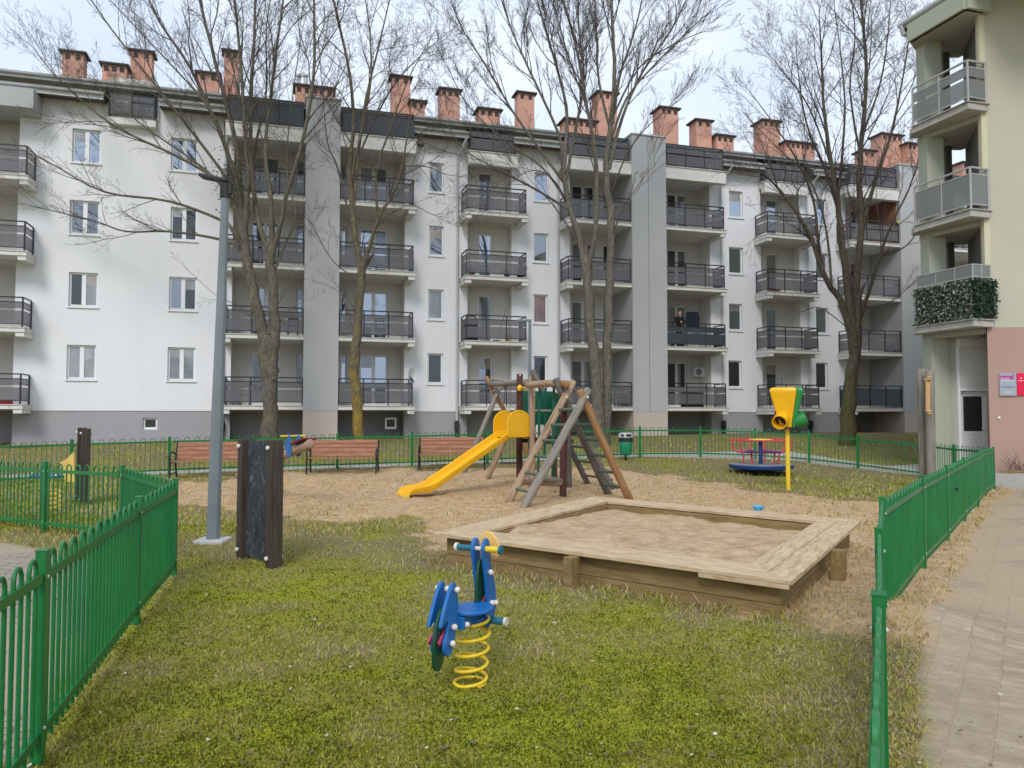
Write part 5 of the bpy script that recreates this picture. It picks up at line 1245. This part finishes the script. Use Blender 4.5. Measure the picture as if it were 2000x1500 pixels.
def b1t(t):
    d=D1; L=t.limb
    L(D([(530,905,d),(527,840,d),(526,760,d),(527,700,d),(526,655,d)]),.33,.16,side=False,n=16)
    L(D([(522,740,d),(518,700,d),(510,640,d),(500,590,d),(490,540,d),(478,480,d),(470,430,d)]),.24,.155,side=False,n=12)
    L(D([(531,740,d),(533,700,d),(538,640,d),(535,580,d),(530,520,d),(528,470,d)]),.22,.15,side=False,n=12)
    k_=dict(start=.28)
    L(D([(492,545,d),(470,490,d+.2),(432,468,d+.2),(330,452,d+.6),(246,452,d+.9),(180,430,d+1),(62,402,d+1)]),.075,.014,lenf=.75,**k_)
    L(D([(482,500,d),(455,450,d-.3),(432,430,d-.3),(330,393,d-.8),(205,375,d-1),(110,325,d-1.2),(60,300,d-1.2)]),.085,.012,lenf=.75,**k_)
    L(D([(476,470,d),(455,400,d),(430,355,d-.5),(345,305,d-.8),(222,245,d-1),(120,160,d-1),(70,100,d-1)]),.09,.012,**k_)
    L(D([(472,440,d),(455,370,d+.3),(400,290,d+.6),(310,175,d+1),(220,60,d+1.2),(165,-20,d+1.2)]),.08,.02,**k_)
    L(D([(470,430,d),(452,330,d),(425,250,d-.5),(370,130,d-1),(310,40,d-1),(275,-40,d-1)]),.095,.025,**k_)
    L(D([(474,440,d),(468,340,d),(452,240,d),(420,120,d+.3),(390,0,d+.5),(375,-90,d+.5)]),.11,.035,**k_)
    L(D([(478,460,d),(485,360,d-.3),(478,250,d-.6),(470,120,d-.8),(455,-20,d-1)]),.11,.035,**k_)
    L(D([(528,500,d),(505,430,d+.2),(492,340,d+.5),(490,220,d+.6),(495,100,d+.8),(500,-40,d+.8)]),.11,.035,**k_)
    L(D([(528,480,d),(530,400,d),(518,300,d),(530,180,d+.4),(545,60,d+.6),(560,-50,d+.6)]),.10,.03,**k_)
    L(D([(530,500,d),(548,440,d-.2),(560,380,d-.4),(592,270,d-.7),(612,150,d-.9),(613,0,d-1),(606,-80,d-1)]),.10,.03,**k_)
    L(D([(532,540,d),(560,470,d+.3),(578,420,d+.5),(560,330,d+1.2),(570,200,d+1.5),(590,60,d+1.7)]),.05,.012,**k_)
    L(D([(475,450,d),(430,360,d+.8),(372,310,d+1.5),(300,260,d+1.8),(200,180,d+2),(130,90,d+2.2)]),.06,.01,**k_)
    L(D([(478,420,d),(440,280,d-1),(400,200,d-1.6),(300,90,d-2),(215,0,d-2.2)]),.06,.012,**k_)
    L(D([(480,420,d),(500,280,d+1),(520,180,d+1.6),(520,60,d+2),(535,-40,d+2.2)]),.06,.012,**k_)
    L(D([(507,640,d),(470,600,d-.2),(420,575,d-.3),(360,520,d-.3)]),.02,.005,dens=.5,start=.4,lenf=.6)
    for q in ([(538,650,d),(560,610,d),(600,585,d)],[(536,620,d),(515,560,d-.3),(495,540,d-.3)],[(540,600,d),(570,545,d-.3),(596,520,d-.3)]): L(D(q),.02,.005,dens=.5,lenf=.5)
BK1=bark('lichen bark',.10,(.135,.118,.088),(.20,.165,.055),3.)
tree('largest bare tree, twin stemmed, with branches arching far to the left behind the lamp post',at(530,905,D1).to_tuple()[:2]+(tz(at(530,905,D1).x,D1),),11,BK1,TW,b1t,up=.30,spread=(22,50),sc=1.0,twig=1.1)
def b2t(t):
    d=27.5; L=t.limb
    L(D([(704,905,d),(702,850,d),(694,770,d),(692,700,d),(699,620,d),(706,545,d),(708,520,d)]),.21,.145,side=False,n=12)
    k_=dict(start=.22)
    L(D([(706,535,d),(695,470,d),(688,400,d),(682,330,d),(690,250,d),(684,150,d),(660,40,d),(645,-30,d)]),.13,.03,**k_)
    L(D([(709,530,d),(722,480,d-.3),(742,420,d-.5),(772,370,d-.6),(790,300,d-.8),(800,230,d-1)]),.09,.02,**k_)
    L(D([(690,410,d),(700,300,d+.3),(715,190,d+.5),(740,90,d+.7),(765,-20,d+.8)]),.07,.02,**k_)
    L(D([(686,350,d),(705,260,d-.5),(725,150,d-.8),(720,40,d-1),(705,-40,d-1)]),.06,.015,**k_)
    L(D([(789,325,d-.8),(830,325,d-1.2),(870,340,d-1.5),(900,345,d-1.7)]),.028,.006,dens=1.5,**k_)
    L(D([(740,440,d-.4),(735,340,d-.9),(762,250,d-1.2),(800,150,d-1.5),(850,60,d-1.6)]),.05,.01,**k_)
    L(D([(693,470,d),(660,330,d+.6),(640,280,d+1),(630,180,d+1.2),(620,60,d+1.4)]),.045,.01,**k_)
    L(D([(705,550,d),(650,510,d+.3),(610,440,d+.6),(590,420,d+.6)]),.03,.006,**k_)
    L(D([(700,640,d),(685,590,d-.3),(645,560,d-.6),(600,545,d-.8)]),.022,.005,dens=.7,**k_)
    L(D([(698,680,d),(680,610,d+.2),(660,560,d+.3),(640,545,d+.5)]),.022,.005,dens=.7,**k_)
    L(D([(702,300,d),(760,180,d+.6),(820,110,d+1),(880,60,d+1.4)]),.04,.008,**k_)
    L(D([(745,430,d-.5),(800,400,d-.7),(850,420,d-1),(880,400,d-1)]),.022,.005,dens=1.3,**k_)
BK2=bark('yellow lichen bark',.30,(.14,.118,.08),(.36,.235,.035),4.5)
tree('slender bare tree with yellow lichen on its trunk in front of the left grey pillar',at(704,905,27.5).to_tuple()[:2]+(tz(at(704,905,27.5).x,27.5),),12,BK2,TW2,b2t,up=.22,spread=(28,65),sc=.88,twig=1.3)
def b3t(t):
    d=28.0; L=t.limb; k_=dict(start=.3,dens=1.5)
    L(D([(1172,880,d),(1170,820,d),(1163,740,d),(1158,680,d),(1152,620,d),(1148,560,d),(1145,500,d)]),.23,.15,side=False,n=12)
    L(D([(1182,880,d+.3),(1184,820,d+.3),(1187,740,d+.3),(1188,650,d+.3),(1190,560,d+.3),(1193,480,d+.3),(1192,400,d+.3)]),.19,.14,side=False,n=12)
    L(D([(1147,560,d),(1133,470,d),(1120,430,d),(1108,390,d),(1100,330,d-.2)]),.13,.09,side=False)
    L(D([(1148,520,d),(1162,460,d-.3),(1165,380,d-.4),(1162,290,d-.5),(1145,200,d-.5),(1125,90,d-.5),(1095,-20,d-.5)]),.11,.03,**k_)
    L(D([(1112,410,d),(1060,378,d-.3),(1000,345,d-.6),(960,325,d-.8),(905,290,d-1),(870,240,d-1)]),.055,.01,**k_)
    L(D([(1105,360,d),(1060,300,d),(1000,215,d-.3),(950,130,d-.5),(905,60,d-.7),(880,0,d-.7)]),.065,.012,**k_)
    L(D([(1102,340,d),(1090,260,d+.3),(1040,150,d+.5),(1000,60,d+.7),(970,-30,d+.7)]),.07,.02,**k_)
    L(D([(1100,330,d-.2),(1108,230,d-.2),(1090,140,d-.4),(1060,40,d-.6),(1040,-40,d-.6)]),.08,.02,**k_)
    L(D([(1105,350,d),(1125,250,d+.3),(1140,150,d+.7),(1130,50,d+.9),(1130,-40,d+.9)]),.07,.02,**k_)
    L(D([(1192,410,d+.3),(1183,320,d+.3),(1196,220,d+.3),(1200,120,d+.4),(1195,10,d+.5),(1195,-60,d+.5)]),.13,.04,**k_)
    L(D([(1190,330,d+.3),(1215,230,d+.5),(1255,140,d+.8),(1310,60,d+1),(1350,-20,d+1)]),.075,.02,**k_)
    L(D([(1195,270,d+.3),(1225,190,d),(1285,120,d-.3),(1345,60,d-.5),(1395,15,d-.6)]),.055,.012,**k_)
    L(D([(1196,240,d+.3),(1210,150,d+.8),(1240,60,d+1.2),(1260,-30,d+1.4)]),.07,.02,**k_)
    L(D([(1194,260,d+.3),(1170,160,d+.8),(1165,60,d+1.2),(1160,-40,d+1.4)]),.06,.02,**k_)
    L(D([(1193,380,d+.3),(1225,300,d),(1262,250,d-.3),(1320,200,d-.6),(1345,180,d-.6)]),.035,.006,**k_)
    L(D([(1192,470,d+.3),(1215,410,d),(1240,370,d-.2),(1280,320,d-.4)]),.028,.006,start=.1)
    L(D([(1109,400,d),(1062,330,d+.8),(980,270,d+1.2),(910,200,d+1.5),(875,130,d+1.6)]),.05,.01,**k_)
    L(D([(1108,395,d),(1075,345,d-1),(1030,335,d-1.4),(970,380,d-1.8)]),.035,.006,**k_)
    L(D([(1135,480,d),(1080,400,d-.2),(1040,365,d-.4),(985,360,d-.6)]),.035,.007,start=.4)
    L(D([(1165,350,d-.4),(1150,230,d-1.2),(1110,110,d-1.6),(1080,0,d-2)]),.05,.015,**k_)
    L(D([(1196,230,d+.3),(1250,130,d+1.5),(1330,80,d+2),(1380,60,d+2.2)]),.045,.01,**k_)
tree('bare tree with two parallel stems and fan shaped crown behind the climbing frame',at(1176,880,28).to_tuple()[:2]+(tz(at(1176,880,28).x,28),),13,bark('grey bark',.02,(.15,.135,.108),(.2,.17,.08),2.),TW3,b3t,up=.38,spread=(16,38),sc=.88,twig=1.25)
def b4t(t):
    d=29.0; L=t.limb; k_=dict(start=.25,dens=1.1)
    L(D([(1655,885,d),(1658,820,d),(1660,760,d),(1670,690,d),(1674,640,d),(1676,585,d)]),.33,.13,side=False,n=16)
    L(D([(1666,690,d),(1662,655,d),(1640,585,d),(1610,540,d-.3),(1590,480,d-.5),(1565,430,d-.8),(1530,380,d-1),(1490,340,d-1.3),(1450,330,d-1.4)]),.17,.012,**k_)
    L(D([(1668,680,d),(1667,640,d),(1655,560,d),(1645,480,d),(1636,400,d),(1622,310,d),(1610,220,d),(1605,120,d),(1600,30,d)]),.20,.02,**k_)
    L(D([(1672,680,d),(1675,640,d),(1672,560,d+.3),(1682,450,d+.3),(1678,340,d+.3),(1686,240,d+.3),(1692,130,d+.3),(1682,10,d+.3),(1680,-40,d+.3)]),.19,.03,**k_)
    L(D([(1680,620,d),(1700,560,d-.3),(1718,500,d-.5),(1745,430,d-.8),(1775,370,d-1),(1800,290,d-1)]),.085,.015,**k_)
    L(D([(1682,460,d+.3),(1705,370,d),(1738,270,d-.3),(1760,170,d-.5),(1778,60,d-.6)]),.09,.02,**k_)
    L(D([(1640,420,d),(1610,330,d+.4),(1575,240,d+.7),(1560,150,d+.9),(1555,90,d+1)]),.06,.012,**k_)
    L(D([(1636,390,d),(1645,300,d-.4),(1650,200,d-.8),(1640,90,d-1),(1630,20,d-1)]),.06,.012,**k_)
    L(D([(1600,510,d-.4),(1590,400,d-.8),(1560,320,d-1.2),(1510,240,d-1.5),(1465,180,d-1.6)]),.06,.01,**k_)
    L(D([(1625,560,d),(1612,440,d+.5),(1580,350,d+.9),(1520,290,d+1.2),(1460,230,d+1.4)]),.055,.01,**k_)
    L(D([(1622,320,d),(1580,210,d-.5),(1530,140,d-.8),(1495,100,d-.9)]),.045,.008,**k_)
    L(D([(1686,260,d+.3),(1720,160,d+.8),(1735,60,d+1),(1740,-20,d+1)]),.05,.012,**k_)
    L(D([(1680,300,d+.3),(1660,180,d+.8),(1670,70,d+1.2),(1660,-20,d+1.2)]),.05,.012,**k_)
    L(D([(1720,500,d-.5),(1770,480,d-.4),(1798,430,d-.4),(1790,350,d-.4)]),.035,.008,start=.2)
    L(D([(1690,600,d),(1740,590,d-.3),(1790,545,d-.5)]),.03,.006,start=.3,dens=.8)
    L(D([(1655,640,d),(1600,600,d-.4),(1560,610,d-.6),(1530,590,d-.6)]),.022,.005,start=.3,dens=.7)
    L(D([(1575,440,d-.8),(1530,430,d-1),(1490,450,d-1),(1470,470,d-1)]),.022,.005,start=.2)
tree('bare tree with thick mossy trunk and rounded crown beside the right hand building',at(1655,885,29).to_tuple()[:2]+(tz(at(1655,885,29).x,29),),14,bark('mossy bark',.30,(.11,.092,.068),(.135,.13,.045),4.5),TW3,b4t,up=.25,spread=(25,58),sc=.95,twig=1.25)
# small evergreen creeper clump in the largest tree
def clump():
    r=random.Random(3); Vv=[];Ff=[]
    for i in range(520):
        c=at(r.gauss(452,18),r.gauss(345,26),26.7+r.uniform(-.4,.4)); u=Vector((r.gauss(0,1),r.gauss(0,1),r.gauss(0,1))).normalized(); v=u.cross(V(r.gauss(0,1),r.gauss(0,1),r.gauss(0,1))).normalized(); s=r.uniform(.03,.06); b=len(Vv)
        Vv+=[tuple(c-u*s),tuple(c+v*s*.5),tuple(c+u*s),tuple(c-v*s*.5)]; Ff.append((b,b+1,b+2,b+3))
    m=MB(); m.v=Vv; m.f=Ff; tag(obj('creeper',m,plain('dark evergreen leaf',(.03,.05,.015),.6,.4,9),fix=False),'small dark evergreen clump growing in the largest bare tree above the lamp head','plant')
clump()
# low bare shrub by the pink wall
m=MB(); r=random.Random(9); c=gp(1990,905,.33)
for i in range(40):
    a=r.uniform(0,6.3); l_=r.uniform(.2,.55); p0=V(X_at(1995,19.6,.5)+r.uniform(-.25,.3),19.6+r.uniform(-.1,.2),.3); m.tube([p0,p0+V(math.cos(a)*.15,math.sin(a)*.1,l_*.6),p0+V(math.cos(a)*.33,math.sin(a)*.15,l_)],[.008,.005,.003],3)
tag(obj('shrub',m,plain('reddish stems',(.16,.08,.06),.9),fix=False),'low leafless reddish shrub at the foot of the pink wall','shrub')
# ---------------- things on the balconies ----------------
def bp(nm,li,px,o=.5): # point on a balcony floor
    x0,x1,z=BAL[(nm,li)]; return W(fs(px,o,z),o,z)
def chair(p,label,mat,rz=0):
    root=empty('chair',p,label,'chair',rz=rz); m=MB(); m.box(-.21,.21,-.21,.21,.42,.45); obj('seat',m,mat,root,local=True)
    m=MB()
    for x in (-.19,.19): m.box(x-.015,x+.015,.17,.20,.45,.9)
    for z in (.62,.75,.86): m.box(-.19,.19,.175,.195,z-.03,z+.03)
    obj('backrest',m,mat,root,local=True)
    for x in (-.19,.19):
        for y in (-.19,.19): m=MB(); m.box(x-.016,x+.016,y-.016,y+.016,0,.42); obj('leg',m,mat,root,local=True)
    return root
dk=M['black']
chair(bp('B',0,478),'dark wooden chair on the lowest balcony left of the largest tree',dk,R(-80)); chair(bp('B',1,572),'dark folding chair on the second balcony next to the left pillar',dk,R(10)); chair(bp('E',0,1212),'black chair on the lowest balcony left of the right pillar',dk,R(20))
chair(bp('F',3,1385),'grey lounge chair on the top balcony right of the right pillar',plain('grey wicker',(.14,.13,.12)),R(60)); chair(bp('C',1,742,.4),'dark chair on the second balcony right of the left pillar',dk,R(180)); chair(bp('H',1,1745,.4),'dark chair on the second balcony behind the mossy tree',dk,R(-60))
p=at(801,735,W(0,0,0).y if False else bp('C',0,801).y-.4); root=empty('satellite_dish',p,'white satellite dish fixed to the lowest balcony rail above the benches','satellite dish')
m=MB(); m.lathe([(.02,0),(.2,.03),(.33,.09),(.335,.095)],p,20,(V(.35,.9,0).normalized(),Z3,V(.9,-.35,.1).normalized()),cap=False); obj('dish',m,M['frame'],root,smooth=True,fix=False)
m=MB(); m.tube([p,p+V(.2,-.1,-.25)],.02,6); m.tube([p+V(0,0,-.05),p+V(-.02,.1,-.5)],.02,6); obj('bracket',m,M['black'],root)
p=bp('F',0,1366,-.75)+Z3*1.75; root=empty('air_conditioner',p,'white air conditioner unit hung under the ceiling of the lowest balcony by the right pillar','air conditioner')
m=MB(); m.fr(p,ES,EO,Z3,-.32,.32,-.1,.12,-.22,.22); obj('casing',m,M['frame'],root,bevel=.01); m=MB(); m.lathe([(.17,0),(.17,.01)],p+EO*.125-ES*.08,18,(ES,Z3,EO)); obj('fan_grille',m,plain('grille grey',(.25,.25,.25)),root)
m=MB(); p=bp('F',0,1352,.5); m.fr(p,ES,EO,Z3,-.5,.5,-.2,.2,0,.72); m.fr(p,ES,EO,Z3,-.52,.52,-.22,.22,.721,.78); tag(obj('storage_box',m,plain('dark storage box',(.03,.04,.045)),bevel=.01),'dark storage box on the lowest balcony right of the right pillar','box')
m=MB(); p=bp('F',1,1354,.6); m.prism([(-.36,.85),(.36,.85),(.36,1.5),(.28,1.72),(-.28,1.72),(-.36,1.6)],p,ES,Z3,EO,-.06,.0); m.fr(p,ES,EO,Z3,-.34,-.31,-.05,-.02,0,.9); m.fr(p,ES,EO,Z3,.31,.34,-.05,-.02,0,.9); tag(obj('hanging_coat',m,plain('navy cloth',(.012,.014,.03),.9),bevel=.02),'navy cloth hung up to air on the second balcony beside the standing person','laundry')
m=MB(); p=bp('F',1,1362,.75); m.fr(p,ES,EO,Z3,-.22,.22,-.02,.02,.45,.85); tag(obj('folded_cloth',m,plain('lilac white cloth',(.55,.53,.68),.9),bevel=.01),'pale lilac cloth hanging behind the second balcony rail by the right pillar','laundry')
# drying rack
p=bp('G',0,1513,.35); root=empty('drying_rack',p,'grey folding drying rack standing on the balcony above the yellow funnel','drying rack'); m=MB()
for s in (-.42,.42): m.tube([p+ES*s,p+ES*s+Z3*1.45,p+ES*s*1.15+EO*.1+Z3*1.35],.014,5)
for z in (1.1,1.18,1.26,1.34,1.42): m.tube([p-ES*.42+Z3*z,p+ES*.42+Z3*z],.008,4)
obj('frame',m,M['galv'],root)
# broom and pots
p=bp('D',1,985,.6); m=MB(); m.tube([p+Z3*.05-ES*.35,p+Z3*1.45+ES*.08],.013,5); m.fr(p-ES*.35,ES,EO,Z3,-.15,.15,-.03,.03,0,.1); tag(obj('broom',m,plain('brown broom',(.14,.05,.04))),'brown broom leaning on the second balcony above the slide','broom')
def pot(p,label,pc,leaf,hh,seed):
    root=empty('potted_plant',p,label,'potted plant'); m=MB(); m.lathe([(.09,0),(.13,.2),(.14,.2),(.12,.19)],p,12); obj('pot',m,pc,root,smooth=True)
    r=random.Random(seed); m=MB()
    for i in range(90):
        c=p+V(r.gauss(0,.12),r.gauss(0,.1),.2+abs(r.gauss(0,.5))*hh); u=V(r.gauss(0,1),r.gauss(0,1),r.gauss(0,1)).normalized()*.05; v=V(r.gauss(0,1),r.gauss(0,1),r.gauss(0,1)).normalized()*.03; m.quad(c-u,c-v,c+u,c+v)
    obj('foliage',m,leaf,root,fix=False)
gl_=plain('pot plant leaf',(.04,.07,.03),.6,.3,9); tc_=plain('terracotta',(.35,.13,.07))
pot(bp('D',2,922,.6),'terracotta pot with small plant at the left end of the third central balcony',tc_,gl_,.25,1); pot(bp('D',2,1015,.6),'tall leafy plant at the right end of the third central balcony',dk,gl_,.8,2); pot(bp('D',2,990,.75),'small dark pot with a sprig beside the tall plant on the third central balcony',dk,gl_,.15,3)
p=bp('D',1,992,.8); pot(p,'yellow pot with dark plant on the second central balcony beside the broom',M['yel2'],gl_,.1,4)
m=MB(); p=bp('D',1,920,.5); m.tube([p-ES*.3,p-ES*.3+Z3*.9,p-ES*.15+Z3*1.12,p+ES*.15+Z3*1.12,p+ES*.3+Z3*.9,p+ES*.3],.03,8); m.fr(p,ES,EO,Z3,-.27,.27,-.12,.12,.1,.95); tag(obj('folded_pushchair',m,dk),'dark folded pushchair standing at the left end of the second central balcony','pushchair')
p=bp('H',3,1758,1.0); m=MB(); m.sphere(p+Z3*1.12,.13,10,6,(1.2,1,.9)); tag(obj('helmet',m,plain('lime yellow',(.62,.66,.05)),smooth=True),'lime yellow round cap hung on the top balcony rail beside the wood cladding','cap')
m=MB(); p=bp('A',0,8,.8); m.fr(p,ES,EO,Z3,-.25,.25,-.1,.1,0,.18); tag(obj('flower_box',m,plain('red plastic',(.45,.03,.03)),bevel=.01),'red plastic box on the lowest balcony at the left edge','box')
m=MB(); p=bp('G',2,1512,.7); m.fr(p,ES,EO,Z3,-.3,.3,-.1,.1,.0,.15); tag(obj('red_box',m,plain('dull red',(.3,.04,.05))),'low dull red box on the third balcony left of the mossy tree','box')
# white paint blob and dark nest in slender tree
m=MB(); q=at(822,282,26.3); r=random.Random(8)
for i in range(60):
    a=V(r.gauss(0,1),r.gauss(0,1),r.gauss(0,.6)).normalized(); b=V(r.gauss(0,1),r.gauss(0,1),r.gauss(0,.5)).normalized(); m.tube([q+a*.13,q+b*.13],.008,3)
tag(obj('bird_nest',m,TW,fix=False),'small dark twig nest in the crown of the slender tree','nest')
# ---------------- person on the balcony ----------------
def person():
    p=bp('F',1,1326,.72); root=empty('person',p,'person in black clothes leaning on the second balcony rail with a hand at the face','person')
    J=[((0,0,.92),.14),((0,0,1.08),.125),((0,.04,1.28),.15),((0,.06,1.40),.11),((0,.08,1.47),.055),
       ((-.17,.05,1.38),.065),((-.24,.12,1.16),.048),((-.09,.24,1.22),.038),((-.04,.22,1.40),.03),
       ((.17,.05,1.38),.065),((.27,.14,1.14),.048),((.12,.30,1.12),.038),((-.02,.32,1.13),.03),
       ((-.09,0,.86),.09),((-.10,.03,.48),.065),((-.10,.0,.08),.045),((-.10,.12,.04),.04),
       ((.09,0,.86),.09),((.10,.03,.48),.065),((.10,.0,.08),.045),((.10,.12,.04),.04)]
    E=[(0,1),(1,2),(2,3),(3,4),(3,5),(5,6),(6,7),(7,8),(3,9),(9,10),(10,11),(11,12),(0,13),(13,14),(14,15),(15,16),(0,17),(17,18),(18,19),(19,20)]
    me=bpy.data.meshes.new('body'); me.from_pydata([ (ES*x+EO*y+Z3*z).to_tuple() for (x,y,z),r_ in J],E,[]); o=bpy.data.objects.new('body',me); col.objects.link(o)
    sk=o.modifiers.new('skin','SKIN'); o.modifiers.new('sub','SUBSURF').levels=1
    for i,(_,r_) in enumerate(J): me.skin_vertices[0].data[i].radius=(r_,r_)
    me.skin_vertices[0].data[0].use_root=True
    dg=bpy.context.evaluated_depsgraph_get(); m2=bpy.data.meshes.new_from_object(o.evaluated_get(dg)); bpy.data.objects.remove(o)
    o=bpy.data.objects.new('body',m2); col.objects.link(o); m2.materials.clear(); m2.materials.append(plain('black clothes',(.012,.012,.015),.9)); o.parent=root
    sk_=plain('skin',(.50,.27,.19),.6); hc=ES*-.01+EO*.13+Z3*1.58
    m=MB(); m.sphere(hc,.1,16,12,(.8,.95,1.18)); m.sphere(hc+EO*.095-Z3*.01,.02,8,6,(.8,1,1.3)); m.sphere(hc+ES*.08,.022,8,5,(.5,1,1.3)); m.sphere(hc-ES*.08,.022,8,5,(.5,1,1.3)); m.tube([hc-Z3*.1,hc-Z3*.18-EO*.04],.045,8)
    obj('head',m,sk_,root,local=True,smooth=True)
    m=MB(); m.sphere(hc-EO*.025+Z3*.03,.108,14,9,(.86,.92,1.12)); obj('hair',m,plain('dark brown hair',(.03,.015,.01),.7),root,local=True,smooth=True)
    for (hx,hy,hz,sg) in ((-.035,.225,1.44,1),(-.05,.33,1.13,-1)):
        m=MB(); b=ES*hx+EO*hy+Z3*hz; m.sphere(b,.035,10,6,(.9,.6,1.1))
        for f_ in range(4): m.tube([b+ES*(-.024+f_*.016)+Z3*.02,b+ES*(-.024+f_*.016)+Z3*(.05+.008*(f_ in (1,2)))-EO*.01,b+ES*(-.022+f_*.015)+Z3*.065-EO*.03],.0075,5)
        m.tube([b+ES*.03*sg,b+ES*.05*sg+Z3*.03],.009,5); obj('hand',m,sk_,root,local=True,smooth=True)
    m=MB()
    for s in (-1,1): m.sphere(hc+EO*.09+ES*.033*s+Z3*.012,.011,6,4)
    m.fr(hc+EO*.094-Z3*.05,ES,EO,Z3,-.022,.022,-.004,.004,-.004,.004); obj('face_features',m,plain('eyes and mouth',(.08,.03,.03)),root,local=True)
person()
